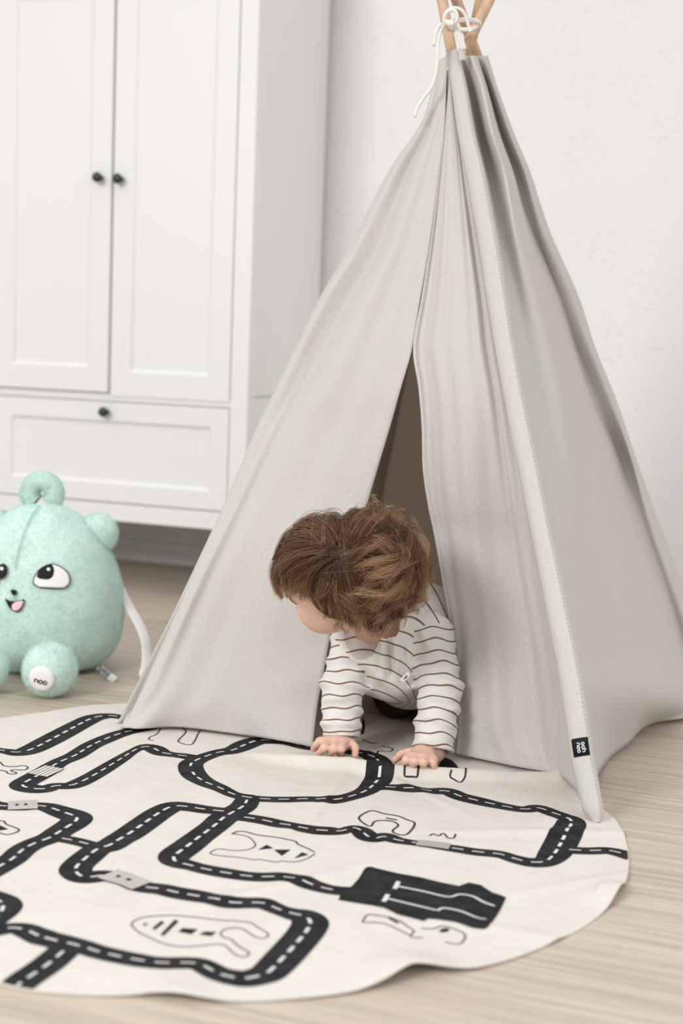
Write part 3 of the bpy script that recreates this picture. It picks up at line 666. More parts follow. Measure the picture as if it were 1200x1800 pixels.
def ell_grid(nu, nv):
    th = np.linspace(0, math.pi, nv); ph = np.arange(nu)*2*math.pi/nu
    D = np.stack([np.sin(th)[:, None]*np.cos(ph)[None], np.sin(th)[:, None]*np.sin(ph)[None], np.cos(th)[:, None]*np.ones_like(ph)[None]], -1)
    Fc = [(i*nu+j, (i+1)*nu+j, (i+1)*nu+(j+1) % nu, i*nu+(j+1) % nu) for i in range(nv-1) for j in range(nu)]
    return D.reshape(-1, 3), Fc
def vnormals(V, Fc):
    V = np.asarray(V); Nn = np.zeros_like(V); F4 = np.array([tuple(f)+(f[-1],)*(4-len(f)) for f in Fc])
    n = np.cross(V[F4[:, 2]]-V[F4[:, 0]], V[F4[:, 3]]-V[F4[:, 1]])
    for i in range(4): np.add.at(Nn, F4[:, i], n)
    return Nn/(np.linalg.norm(Nn, axis=1)[:, None]+1e-12)
mPlush, nt, b = mat('mint_plush', rough=.95, spec=.05, sheen=.5)
v = coord(nt); n1 = noise(nt, v, 28, 3, .6); n2 = noise(nt, v, 300, 2)
L(nt, ramp(nt, math_(nt, 'MULTIPLY_ADD', n2, .3, math_(nt, 'MULTIPLY', n1, .7)), [(.35, (.515, .685, .62)), (.65, (.635, .785, .73))]), b.inputs['Base Color'])
b.inputs['Sheen Tint'].default_value = (.8, 1, .93, 1)
mSeam, nt, b = mat('plush_seam', (.27, .47, .40), .95, .05)
mFelt, nt, b = mat('white_felt', (.80, .79, .785), .95, .05, .2)
mPink, nt, b = mat('pink_felt', (.82, .55, .60), .9, .05)
mStrap, nt, b = mat('cream_webbing', (.76, .745, .705), .9, .1)
PD = 2.94
pc0 = onfloor(74, 1172, 0); s_ = PD/depth_of(pc0)
bx = at(74, 1100, PD); PB = np.array([bx[0], bx[1], 0.0])
plush = empty('plush_toy', PB, 'mint green egg-shaped plush animal with round ears and a head loop, sitting by the wardrobe', 'toy')
yaw = math.radians(-19)          # face turned away from the tent
fwd = unit(np.array([-PB[0]*0, 0, 0])+(CAM-PB)*np.array([1, 1, 0])); rgt = np.array([-fwd[1], fwd[0], 0])     # rgt: towards the tent
if rgt @ cR < 0: rgt = -rgt
fd = math.cos(yaw)*fwd+math.sin(yaw)*rgt; rd = -math.sin(yaw)*fwd+math.cos(yaw)*rgt
if rd @ cR < 0: rd = -rd
zs = np.array([.0, .004, .015, .035, .07, .12, .17, .22, .265, .30, .325, .345, .358, .363])*.93
rs = np.array([.0, .085, .120, .147, .165, .172, .170, .159, .141, .119, .096, .068, .038, .0])*.975
def plush_pt(az, z, r):
    lat_ = r*math.sin(az); dp = r*math.cos(az)*.86
    return PB+rd*lat_+fd*dp+np.array([0, 0, z])
tt = catmull(np.c_[zs, rs], 5); tt[:, 1] = np.maximum(tt[:, 1], 0); nu = 64
V = [plush_pt(2*math.pi*j/nu, max(z, .001), r) for z, r in tt for j in range(nu)]
# belly and seat softness
V = np.array(V); az = np.tile(2*np.pi*np.arange(nu)/nu, len(tt)); V += (.004*np.sin(3*az+V[:, 2]*20))[:, None]*np.array([0, 0, .6])[None]
V[:, 2] = np.maximum(V[:, 2], .001)
Fc = [(i*nu+j, i*nu+(j+1) % nu, (i+1)*nu+(j+1) % nu, (i+1)*nu+j) for i in range(len(tt)-1) for j in range(nu)]
def furry(name, V, Fc, count, ln, seed, material=None, parent=plush, wid=.00035):
    Nn = vnormals(V, Fc); c0 = V.mean(0)
    if ((V-c0)*Nn).sum() < 0: Fc = [tuple(reversed(f)) for f in Fc]; Nn = -Nn
    k = MB(); k.add(V, Fc); VV, FF = fur_geo(V, Nn, Fc, count, ln, wid, seed); VV[:, 2] = np.maximum(VV[:, 2], .0004); k.add(VV, FF)
    return k.build(name, material or mPlush, parent), V, Fc
pbody, BV, BF = furry('body', V, Fc, 48000, .0052, 1)
tree = BVHTree.FromPolygons([tuple(p) for p in BV], [tuple(f) for f in BF])
def hit(x, y, off=.003, tr=None):
    d = Vector(ray(x, y)); p, n, i, dist = (tr or tree).ray_cast(Vector(CAM), d)
    if p is None: return None
    n = np.array(n); n = n if n @ np.array(d) < 0 else -n
    return np.array(p)+n*off
c2 = lambda p: crp(0, 800, 4, p)
def blobs(c, ax, rad, nu=28, nv=18):
    D, Fq = ell_grid(nu, nv); return np.asarray(c)+D[:, :1]*rad[0]*ax[0]+D[:, 1:2]*rad[1]*ax[1]+D[:, 2:]*rad[2]*ax[2], Fq
# ears
zz = np.array([0, 0, 1.0])
for sx, px, py in ((1, 171, 939), (-1, -20, 924)):
    c = at(px, py, PD-.02); tl = unit(zz*.75+rd*sx*.66); sd = unit(np.cross(tl, fd))
    V, Fq = blobs(c, (sd, fd, tl), (.041, .026, .045)); o, *_ = furry('ear', V, Fq, 3500, .006, 20+sx)
# head loop
hc = at(74, 867, PD-.005); a = np.linspace(-.30*math.pi, 1.30*math.pi, 30)
ld = unit(rgt*.97+fwd*.25)
Q = hc+np.outer(.0255*np.cos(a), ld)+np.outer(.0255*np.sin(a), zz); V, Fq = tube_geo(Q, np.full(30, .0195), 16, False)
furry('head_loop', V, Fq, 6000, .005, 31)
# feet, with felt pads
for sx, px, py in ((1, 88, 1177), (-1, -34, 1172)):
    d = ray(px, py); c = CAM+d*((.0515-CAMH)/d[2])
    toe = unit(fd+rd*.18*sx+zz*.10); sd = unit(np.cross(zz, toe)); up = np.cross(toe, sd)
    V, Fq = blobs(c, (sd, toe, up), (.0515, .050, .0515)); V[:, 2] = np.maximum(V[:, 2], .001)
    ft, *_ = furry('foot', V, Fq, 6000, .0055, 40+sx)
    pn = unit(toe*.9-zz*.22-rd*.16); pc = c+pn*.0505; px_ = unit(np.cross(pn, zz)); px_ = px_ if px_ @ cR > 0 else -px_; py_ = np.cross(px_, pn); py_ = py_ if py_[2] > 0 else -py_
    k = MB(); n_ = 40; pr = [(0, .0030), (.6, .0026), (.9, .0012), (1.0, -.002), (.98, -.010)]; Vp = []; Fp = []
    for r_, h_ in pr:
        for j in range(n_): al = 2*math.pi*j/n_; Vp.append(pc+.0245*r_*(px_*math.cos(al)+py_*math.sin(al))+pn*h_)
    for i in range(len(pr)-1):
        for j in range(n_): Fp.append((i*n_+j, (i+1)*n_+j, (i+1)*n_+(j+1) % n_, i*n_+(j+1) % n_))
    k.add(Vp, Fp); pad = k.build('foot_pad', mFelt, ft)
    tl = math.radians(-9); ex = px_*math.cos(tl)+py_*math.sin(tl); ey = -px_*math.sin(tl)+py_*math.cos(tl)
    lettering('pad_lettering', ['noo'], .0098, pc+pn*.0036-py_*.003, ex, ey, pn, .0010, mBlack, pad)
# face patches lie on the cloth
def patch(name, poly, material, off, parent=None, res=.006, smooth=True):
    P = np.array(poly, float)
    if smooth: P = resample(catmull(P, 6, True), 2.2, True)[:-1]
    bm = bmesh.new(); bm.faces.new([bm.verts.new((x, y, 0)) for x, y in P]); x0, y0 = P.min(0); x1, y1 = P.max(0); st = 4.0
    for ax, lo, hi in ((0, x0, x1), (1, y0, y1)):
        q = lo+st
        while q < hi:
            bmesh.ops.bisect_plane(bm, geom=bm.verts[:]+bm.edges[:]+bm.faces[:], plane_co=(q, 0, 0) if ax == 0 else (0, q, 0), plane_no=(1, 0, 0) if ax == 0 else (0, 1, 0)); q += st
    bmesh.ops.triangulate(bm, faces=bm.faces[:]); bm.verts.index_update()
    V = []; ok = []
    for v in bm.verts:
        h_ = hit(v.co.x, v.co.y, off); ok.append(h_ is not None); V.append(h_ if h_ is not None else np.zeros(3))
    Fq = [tuple(v.index for v in f.verts) for f in bm.faces if all(ok[v.index] for v in f.verts)]; bm.free()
    o = newmesh(name, V, Fq, material, parent); m = o.modifiers.new('felt', 'SOLIDIFY'); m.thickness = .0012; m.offset = 0
    return o
rim_ = [(236,900),(243,860),(272,812),(318,780),(370,767),(420,783),(465,818),(488,862),(487,905),(462,932),(420,941),(330,938),(280,933),(250,920)]
def shrink(p, k): p = np.array(p, float); c = p.mean(0); d = p-c; l = np.linalg.norm(d, axis=1)[:, None]; return [tuple(q) for q in c+d*(l-k)/l]
pup = [(262,850),(283,810),(320,784),(362,776),(378,810),(370,852),(340,876),(300,874),(272,866)]; hi_ = [(342+13*math.cos(t), 808+13*math.sin(t)) for t in np.linspace(0, 2*math.pi, 9)[:-1]]
def mir(p): return [(105-(x-105)*.80, y-8) for x, y in p]
def rot_pupil(p): return [(x-315, y-4) for x, y in p]
for fn, fp in ((lambda p: p, lambda p: p), (mir, rot_pupil)):
    e = patch('eye', c2(fn(rim_)), mBlack, .0055, plush); patch('eye_white', c2(fn(shrink(rim_, 8))), mFelt, .0065, e)
    patch('pupil', c2(fp(pup)), mBlack, .0075, e); patch('eye_glint', c2(fp(hi_)), mFelt, .0085, e)
patch('nose', c2([(82,952),(100,945),(125,955),(122,975),(107,988),(90,975)]), mBlack, .0055, plush)
mo = patch('mouth', c2([(45,1008),(70,1022),(105,1026),(140,1022),(178,1015),(168,1060),(147,1092),(120,1102),(95,1090),(68,1060)]), mBlack, .0055, plush)
patch('tongue', c2([(92,1058),(115,1034),(170,1024),(163,1055),(143,1084),(120,1092),(100,1085)]), mPink, .007, mo)
def onbody(pts, off): return np.array([h for h in (hit(x, y, off) for x, y in catmull(np.array(pts), 8)) if h is not None])
k = MB(); k.tube(onbody(c2([(280,372),(230,440),(190,520),(150,630),(125,720),(112,800)]), .0055), .0011, 6)
k.tube(onbody(c2([(107,985),(107,1012)]), .006), .0012, 6, 0); k.build('seam', mSeam, plush)
# shoulder strap: flat webbing hanging from the side down to the floor
sp = [at(203, 1022, PD+.02), at(213, 1040, PD+.0), at(228, 1068, PD-.02), at(244, 1096, PD-.035), at(255, 1124, PD-.045), at(258, 1152, PD-.05)]
e0 = onfloor(255, 1192, .004); sp += [toward(sp[-1], e0, .6), e0+np.array([0, 0, .004]), e0+np.array([.03, .05, 0])]
Q = catmull(np.array(sp), 8); k = MB(); k.tube(Q, .0115, 14, 0, True, .28); k.build('strap', mStrap, plush)
# care label at the seat
tgp = c2([(690,1500),(735,1545),(768,1578),(810,1600)]); k = MB()
A0 = at(*tgp[0], PD-.06); A1 = at(*tgp[2], PD-.085); A2 = at(*tgp[3], PD-.10)
A0[2] = max(A0[2], .02); A1[2] = max(A1[2], .008); A2[2] = .004
lt = unit(np.cross(A1-A0, CAM-A0))*.0075
k.add([A0+lt, A0-lt, A1-lt, A1+lt], [(0, 1, 2, 3)], 0); k.add([A1+lt, A1-lt, A2-lt, A2+lt], [(0, 1, 2, 3)], 1)
mCare, nt, b = mat('printed_label', (.42, .42, .43), .8, .1)
v = coord(nt); n1 = noise(nt, v, 420, 2); L(nt, ramp(nt, n1, [(.45, (.04, .04, .045)), (.6, (.55, .54, .56))]), b.inputs['Base Color'])
o = k.build('care_label', [mCare, mFelt], plush, False); m = o.modifiers.new('t', 'SOLIDIFY'); m.thickness = .001
# ------------------------------------------------------------------ child
def smin(a, b_, k):
    h = np.clip(.5+.5*(b_-a)/k, 0, 1); return b_*(1-h)+a*h-k*h*(1-h)
class Field:
    """signed distance field on a grid, meshed with surface nets"""
    def __init__(s, lo, hi, h):
        s.h = h; s.lo = np.asarray(lo, float); s.n = np.ceil((np.asarray(hi)-lo)/h).astype(int)+1
        s.v = np.full(s.n, .05, np.float32)
    def _win(s, lo, hi, pad):
        i0 = np.clip(np.floor((np.minimum(lo, hi)-pad-s.lo)/s.h).astype(int), 0, s.n-1); i1 = np.clip(np.ceil((np.maximum(lo, hi)+pad-s.lo)/s.h).astype(int)+1, 1, s.n)
        ax = [s.lo[d]+s.h*np.arange(i0[d], i1[d]) for d in range(3)]
        return tuple(slice(i0[d], i1[d]) for d in range(3)), np.stack(np.meshgrid(*ax, indexing='ij'), -1)
    def put(s, sl, d, k, op='add'):
        w = s.v[sl]; d = d.astype(np.float32)
        s.v[sl] = smin(w, d, k) if op == 'add' else -smin(-w, d, k)
    def cone(s, a, b_, ra, rb, k=.01, op='add', flat=None):
        a = np.asarray(a, float); b_ = np.asarray(b_, float); R_ = max(ra, rb)
        sl, P = s._win(a, b_, R_+.03); ab = b_-a; t = np.clip(((P-a) @ ab)/(ab @ ab+1e-12), 0, 1)
        q = P-(a+t[..., None]*ab)
        if flat is not None:
            n, f = flat; q = q+(q @ n)[..., None]*n*(1/f-1)
        s.put(sl, np.linalg.norm(q, axis=-1)-(ra+(rb-ra)*t), k, op)
    def ell(s, c, ax, r, k=.01, op='add'):
        c = np.asarray(c, float); ax = np.asarray(ax); r = np.asarray(r); ext = np.sqrt(((ax*r[:, None])**2).sum(0))
        sl, P = s._win(c-ext, c+ext, .03); q = (P-c) @ ax.T
        k0 = np.linalg.norm(q/r, axis=-1); k1 = np.linalg.norm(q/r**2, axis=-1)+1e-9
        s.put(sl, k0*(k0-1)/k1, k, op)
    def mesh(s):
        v = s.v; ins = v < 0; nx, ny, nz = v.shape
        cs = np.zeros((nx-1, ny-1, nz-1, 3)); cn = np.zeros((nx-1, ny-1, nz-1), np.int32)
        X = lambda i, j, k: v[i:nx-1+i, j:ny-1+j, k:nz-1+k]
        for d in range(3):
            o1, o2 = [q for q in range(3) if q != d]
            for a in (0, 1):
                for b_ in (0, 1):
                    c0 = [0, 0, 0]; c0[o1] = a; c0[o2] = b_; c1 = list(c0); c1[d] = 1
                    A = X(*c0); B = X(*c1); cr_ = (A < 0) != (B < 0); t = np.where(cr_, A/(A-B+1e-20), 0)
                    pt = [np.full(A.shape, float(c0[q])) for q in range(3)]; pt[d] = t
                    for q in range(3): cs[..., q] += np.where(cr_, pt[q], 0)
                    cn += cr_
        act = cn > 0; idx = -np.ones(cn.shape, np.int64); idx[act] = np.arange(act.sum())
        I = np.argwhere(act); V = s.lo+s.h*(I+cs[act]/cn[act][:, None])
        Fq = []
        for d in range(3):
            o1, o2 = [(1, 2), (2, 0), (0, 1)][d]
            sl0 = [slice(None)]*3; sl1 = [slice(None)]*3; sl0[d] = slice(0, -1); sl1[d] = slice(1, None)
            A = ins[tuple(sl0)]; B = ins[tuple(sl1)]; E_ = np.argwhere(A != B); sgn = A[tuple(E_.T)]
            ok = (E_[:, o1] > 0) & (E_[:, o2] > 0) & (E_[:, o1] < cn.shape[o1]) & (E_[:, o2] < cn.shape[o2]); E_ = E_[ok]; sgn = sgn[ok]
            def g(u, w_):
                q = E_.copy(); q[:, o1] -= u; q[:, o2] -= w_; return idx[tuple(q.T)]
            Q = np.stack([g(1, 1), g(0, 1), g(0, 0), g(1, 0)], 1); Q[~sgn] = Q[~sgn][:, ::-1]; Fq.append(Q)
        return V, np.vstack(Fq)
def relax(V, Fq, it=2, lam=.5, w=None):
    e = np.vstack([Fq[:, [0, 1]], Fq[:, [1, 2]], Fq[:, [2, 3]], Fq[:, [3, 0]]]); cnt = np.zeros(len(V)); np.add.at(cnt, e[:, 0], 1); np.add.at(cnt, e[:, 1], 1)
    for _ in range(it):
        a = np.zeros_like(V); np.add.at(a, e[:, 0], V[e[:, 1]]); np.add.at(a, e[:, 1], V[e[:, 0]])
        dlt = (a/cnt[:, None]-V)*lam; V = V+(dlt if w is None else dlt*w[:, None])
    return V
def attr(o, name, vals):
    a = o.data.attributes.new(name, 'FLOAT', 'POINT'); a.data.foreach_set('value', np.asarray(vals, np.float32))

hL = onfloor(592, 1333); hR = onfloor(742, 1352)
dL_, dR_ = depth_of(hL), depth_of(hR)
kid = empty('person', (hL+hR)/2+np.array([.03, .12, 0]), 'toddler with curly light brown hair in a striped top crawling out of the tent', 'person')
# head frame (forward, left, up) of the child
def cv(x, y, z): return x*cR+y*cU-z*cF
hu = unit(cv(-.34, .57, .74)); hl = cv(-.03, -.79, .61); hl = unit(hl-hu*(hl @ hu)); hf = np.cross(hl, hu)
HD = dL_-.13
HC = at(608, 1004, HD); G = HD/2.08/1.0*1.0
def hp_(f, l, u): return HC+(hf*f+hl*l+hu*u)*G
HA = np.array([hf, hl, hu])
sk = np.array([.093, .071, .079])*G
# joints (photo point, depth)
ShL, ElL, WrL = at(622, 1112, dL_+.06), at(602, 1208, dL_+.03), at(599, 1297, dL_+.012)
ShR, ElR, WrR = at(757, 1118, dR_+.07), at(774, 1210, dR_+.045), at(760, 1322, dR_+.014)
CH = at(693, 1128, dL_+.085); UB = at(737, 1108, dL_+.13); BE = at(722, 1158, dL_+.20); PV = at(748, 1150, dL_+.34)
NK = at(655, 1096, dL_+.035)
pxr = lambda r, P: r*depth_of(P)/FPX
B = Field((-.16, 1.95, -.005), (.36, 2.95, .50), .0026)
# skull, face
B.ell(HC, HA, sk, .01)
B.ell(hp_(.030, 0, -.040), HA, np.array([.062, .062, .060])*G, .02)
for s in (1, -1):
    B.ell(hp_(.050, .032*s, -.044), HA, np.array([.036, .033, .034])*G, .014)      # cheeks
    B.ell(hp_(.082, .030*s, -.010), HA, np.array([.013, .018, .012])*G, .012, 'sub')  # eye sockets
    B.ell(hp_(-.004, .075*s, -.028), np.array([unit(hf-.35*hl*s), unit(hl*s+.35*hf), hu]), np.array([.016, .0055, .025])*G, .004)
    B.ell(hp_(.000, .081*s, -.026), HA, np.array([.009, .005, .015])*G, .004, 'sub')
    B.ell(hp_(.002, .076*s, -.048), HA, np.array([.007, .005, .008])*G, .004)
B.ell(hp_(.066, 0, -.084), HA, np.array([.024, .026, .018])*G, .016)               # chin
B.cone(hp_(.088, 0, -.006), hp_(.099, 0, -.030), .007*G, .0095*G, .012)             # nose
for s in (1, -1): B.ell(hp_(.093, .0085*s, -.034), HA, np.array([.006, .0055, .0055])*G, .005)
B.ell(hp_(.088, 0, -.056), HA, np.array([.008, .017, .0045])*G, .004); B.ell(hp_(.086, 0, -.0665), HA, np.array([.008, .014, .005])*G, .004)
# neck and trunk (kept inside the clothes)
NKb = NK+cF*.024+cU*.004; B.cone(hp_(-.012, 0, -.05), NKb, .044, .036, .02); B.cone(NKb, CH, .036, .054, .03); B.cone(CH, BE, .064, .066, .03); B.cone(BE, PV, .066, .068, .03)
for Sh, El, Wr in ((ShL, ElL, WrL), (ShR, ElR, WrR)):
    B.cone(CH*.6+Sh*.4, Sh, .045, .030, .02); B.cone(Sh, El, .029, .025, .01); B.cone(El, Wr, .025, .0185, .01)
# legs: kneeling
KN = []
for s in (-1, 1):
    hip = PV+cR*.042*s; kn = onfloor(705+62*s, 1252); kn = CAM+(kn-CAM)*1.0; kn = hip*np.array([1, 1, 0])+np.array([.012*s, -.085, .048]); an = kn+np.array([.02*s, .155, -.012]); toe_ = an+np.array([.0, .065, -.012])
    KN.append((hip, kn, an, toe_)); B.cone(hip, kn, .050, .036, .02); B.cone(kn, an, .034, .022, .01); B.cone(an, toe_, .021, .015, .012)
# hands: palm on the mat, five separate bent fingers, thumb off the inner side
def hand(Wr, ground, aim, thumb_side, tips, thumb, knx):
    """tips: photo points of the four fingertips; knx: photo points of the knuckles; thumb: (base, joint, tip)"""
    kz, tz = .0275, .0085
    kn = [onfloor(x, y, 0)+np.array([0, 0, 0]) for x, y in knx]
    return kn
def P3(x, y, z): return onfloor(x, y, z)
gz = .0125
def hand2(Wr, palm, knk, mids, tips, thumb, r=.0069):
    kn = [P3(*q) for q in knk]; pc = P3(*palm)
    for q in kn: B.cone(pc*.45+Wr*.55, q, .0125, .0078, .007)
    B.cone(Wr, pc, .0165, .0145, .010)
    for a, b_ in zip(kn[:-1], kn[1:]): B.cone(a, b_, .0070, .0070, .005)
    for i, (a, m_, t_) in enumerate(zip(kn, mids, tips)):
        m3, t3 = P3(*m_), P3(*t_); rr = r*(1, 1.03, 1, .9)[i]
        B.cone(a, m3, rr*1.10, rr*1.02, .0022); B.cone(m3, t3, rr*1.0, rr*.88, .0022)
    b0, b1, b2 = (P3(*q) for q in thumb)
    B.cone(pc*.6+Wr*.4, b0, .0125, .0085, .006); B.cone(b0, b1, .0080, .0070, .003); B.cone(b1, b2, .0070, .0060, .0022)
# the child's right hand (beside the left flap) and left hand
hand2(WrL, (596,1307,gz+.013), [(606,1307,gz+.019),(593,1306,gz+.020),(577,1305,gz+.019),(562,1304,gz+.016)],
      [(600,1316,gz+.019),(587,1315,gz+.020),(570,1314,gz+.019),(556,1309,gz+.013)], [(597,1326,gz+.005),(580,1326,gz+.005),(560,1325,gz+.005),(550,1317,gz+.004)],
      [(617,1308,gz+.016),(624,1314,gz+.014),(624,1328,gz+.005)])
hand2(WrR, (738,1326,gz+.014), [(718,1330,gz+.018),(731,1332,gz+.019),(746,1334,gz+.018),(761,1336,gz+.015)],
      [(713,1336,gz+.017),(728,1338,gz+.018),(744,1340,gz+.017),(761,1341,gz+.014)], [(708,1344,gz+.006),(725,1346,gz+.006),(743,1347,gz+.006),(763,1349,gz+.006)],
      [(717,1324,gz+.014),(705,1326,gz+.013),(694,1336,gz+.006)])
V, Fq = B.mesh(); V = relax(V, Fq, 2, .5)
mSkin, nt, b = mat('skin', (.74, .50, .40), .5, .35)
b.inputs['Subsurface Weight'].default_value = .18; b.inputs['Subsurface Radius'].default_value = (.012, .005, .003); b.inputs['Subsurface Scale'].default_value = .5
at_ = N(nt, 'ShaderNodeAttribute'); at_.attribute_name = 'blush'; vv = coord(nt); n1 = noise(nt, vv, 70, 3)
base_c = mixc(nt, math_(nt, 'MULTIPLY', n1, .35), (.73, .49, .38), (.67, .42, .32))
L(nt, mixc(nt, at_.outputs['Fac'], base_c, (.66, .30, .245)), b.inputs['Base Color'])
body = newmesh('body', V, Fq, mSkin, kid)
bl = np.zeros(len(V))
for s in (1, -1):
    bl += .42*np.exp(-((np.linalg.norm(V-hp_(.074, .048*s, -.05), axis=1))/(.030*G))**2)
    bl += .5*np.exp(-((np.linalg.norm(V-hp_(-.004, .085*s, -.028), axis=1))/(.022*G))**2)
q = (V-HC) @ HA.T/G; bl += .95*np.exp(-((q[:, 2]+.061)/.007)**2-((q[:, 1])/.017)**2)*(q[:, 0] > .078)
for pts in ([(597,1326),(580,1326),(560,1325),(550,1317),(624,1328)], [(708,1344),(725,1346),(743,1347),(763,1349),(694,1336)]):
    for p_ in pts: bl += .55*np.exp(-(np.linalg.norm(V-P3(*p_, gz+.006), axis=1)/.010)**2)
attr(body, 'blush', np.clip(bl, 0, 1))
# finger nails
mNail, nt, b = mat('nail', (.80, .56, .49), .3, .5)
# eyes
mEye, nt, b = mat('eye_white', (.82, .81, .80), .15, .5); mIris, nt, b = mat('iris', (.05, .035, .025), .1, .5)
for s in (1, -1):
    ec = hp_(.0685, .029*s, -.013); D, Fe = ell_grid(20, 14); k = MB(); k.add(ec+D*.0115*G, Fe, 0); k.add(ec+hf*.0062*G+D*.0066*G, Fe, 1)
    k.build('eye', [mEye, mIris], kid)
    k = MB(); lp = np.array([hp_(.0845-.010*abs(t)**2, (.030+.0155*t)*s, .004+.003*(1-t*t)) for t in np.linspace(-1, 1, 9)]); k.tube(lp, [.0006, .0012, .0016, .0018, .0018, .0018, .0016, .0012, .0006], 6)
    k.build('eyebrow', mat('brow_hair', (.20, .12, .07), .8, .1)[0], kid)

# ---- striped top
T = Field((-.16, 1.98, .0), (.36, 2.80, .44), .0026)
sh = lambda P, x, y: P
CHs = at(688, 1140, dL_+.075); 
T.cone(NK+cU*(-.006), CHs, .062, .079, .03); T.cone(CHs, BE, .080, .085, .03); T.cone(CH, UB, .074, .079, .03); T.cone(UB, PV, .078, .083, .03); T.cone(BE, PV, .083, .082, .03)
T.cone(at(672, 1130, dL_+.04), at(690, 1165, dL_+.07), .045, .055, .03)            # the front hangs forward
sL, sR = [pxr(36, WrL), pxr(37, WrL), pxr(33, WrL)], [pxr(39, WrR), pxr(38, WrR), pxr(35, WrR)]
WL2 = WrL+(WrL-ElL)*-.02; WR2 = WrR+(WrR-ElR)*-.03
for Sh, El, Wr, r, Cc in ((ShL, ElL, WL2, sL, CHs), (ShR, ElR, WR2, sR, UB*.4+CHs*.6)):
    T.cone(Cc*.5+Sh*.5, Sh, r[0]*1.15, r[0]*1.1, .018); T.cone(Sh, El, r[0], r[1], .008); T.cone(El, Wr, r[1], r[2], .006)
# wrinkles: soft gathered rings along the sleeves, drape folds on the front
Xg = [T.lo[d]+T.h*np.arange(T.n[d]) for d in range(3)]; PG = np.stack(np.meshgrid(*Xg, indexing='ij'), -1)
band = np.abs(T.v) < .02
PP = PG[band]; disp = np.zeros(len(PP))
def seg_coord(P, a, b_): ab = b_-a; t = ((P-a) @ ab)/(ab @ ab); q = P-(a+np.clip(t, 0, 1)[:, None]*ab); return t*np.linalg.norm(ab), np.linalg.norm(q, axis=1)
def limb(P, Sh, El, Wr):
    s1, d1 = seg_coord(P, Sh, El); s2, d2 = seg_coord(P, El, Wr); l1 = np.linalg.norm(El-Sh); w_ = 1/(1+np.exp((d1-d2)/.006))
    return s1*w_+(l1+s2)*(1-w_), np.minimum(d1, d2)
for Sh, El, Wr, ph in ((ShL, ElL, WL2, .3), (ShR, ElR, WR2, 1.9)):
    s, dd_ = limb(PP, Sh, El, Wr); near = np.clip((.058-dd_)/.012, 0, 1); an = (PP @ cR)*70+ph
    w1 = np.sin(2*math.pi*s/.034+1.3*np.sin(an)+ph)+.6*np.sin(2*math.pi*s/.021-1.1*np.sin(an*1.3)+2*ph)+.5*np.sin(2*math.pi*s/.055+(PP @ cF)*60)
    disp += near*(w1-.45*np.abs(w1))*.0021*np.clip(s/.05, 0.3, 1)
q = PP-CHs; fr_ = np.clip(1-np.linalg.norm(q, axis=1)/.11, 0, 1)
dpp = (PP-CAM) @ cF; ppx = 600+FPX*((PP-CAM) @ cR)/dpp; ppy = 900-FPX*((PP-CAM) @ cU)/dpp; frt = np.clip((depth_of(CHs)+.02-dpp)/.03, 0, 1)
for (x0, y0, x1, y1, w_, a_) in ((668,1112,676,1196,5.5,.0058), (690,1118,702,1190,6,.0060), (646,1150,668,1205,7,.003), (714,1130,722,1180,6,.004), (620,1150,640,1190,6,.003), (679,1120,689,1195,4.5,-.004), (735,1100,760,1150,7,.003), (610,1140,690,1215,7,.0025)):
    ax2 = np.array([x1-x0, y1-y0], float); l2 = ax2 @ ax2; t = ((ppx-x0)*ax2[0]+(ppy-y0)*ax2[1])/l2; dd_ = np.abs((ppx-x0)*ax2[1]-(ppy-y0)*ax2[0])/math.sqrt(l2)
    disp -= frt*a_*1.7*np.exp(-(dd_/w_)**2)*np.clip(1.5*np.sin(math.pi*np.clip(t, 0, 1)), 0, 1)
disp += fr_*.003*np.sin((PP @ cR)*115+(PP @ cU)*28+.8*np.sin((PP @ cU)*60))
disp += .0009*np.sin((PP @ cR)*90+2)*np.sin((PP @ cU)*75)*np.sin((PP @ cF)*60)
vv_ = T.v[band]; T.v[band] = vv_+disp.astype(np.float32)
# cuffs: cut flat and hollow
def halfspace(Fd, p, n, region_c, region_r, k=.0015):
    sl, P = Fd._win(np.asarray(region_c), np.asarray(region_c), region_r); d = (P-p) @ n; m_ = np.linalg.norm(P-region_c, axis=-1) < region_r
    w = Fd.v[sl]; Fd.v[sl] = np.where(m_, np.maximum(w, d), w)
for El, Wr, r in ((ElL, WL2, sL[2]), (ElR, WR2, sR[2])):
    u = unit(Wr-El); halfspace(T, Wr, u, Wr+u*.03, .055)
    T.cone(Wr-u*.012, Wr+u*.03, r-.0068, r-.006, .002, 'sub')
# neck opening: V dipping to the front
T.cone(hp_(-.02, 0, -.04), at(632, 1128, dL_-.01), .045, .030, .004, 'sub')
T.ell(NK+cU*.020+cR*.000, np.array([cR, cU, cF]), np.array([.052, .044, .050]), .004, 'sub')
T.cone(NK-cF*.03, at(627, 1144, dL_-.01), .045, .012, .004, 'sub')
V, Fq = T.mesh(); V = relax(V, Fq, 1, .5)
mTop, nt, b = mat('striped_jersey', rough=.9, spec=.08, sheen=.1)
a1 = N(nt, 'ShaderNodeAttribute'); a1.attribute_name = 'arm_run'; a2 = N(nt, 'ShaderNodeAttribute'); a2.attribute_name = 'trunk_run'; a3 = N(nt, 'ShaderNodeAttribute'); a3.attribute_name = 'is_sleeve'
isl = math_(nt, 'GREATER_THAN', a3.outputs['Fac'], .5)
def stripe(v, per, wd_): return math_(nt, 'LESS_THAN', math_(nt, 'FRACT', math_(nt, 'DIVIDE', v, per)), wd_)
st = math_(nt, 'ADD', math_(nt, 'MULTIPLY', stripe(a1.outputs['Fac'], .0195, .135), isl), math_(nt, 'MULTIPLY', stripe(a2.outputs['Fac'], .0225, .115), math_(nt, 'SUBTRACT', 1.0, isl)))
vv = coord(nt); n1 = noise(nt, vv, 700, 2); bump(nt, b, n1, .2, .0005)
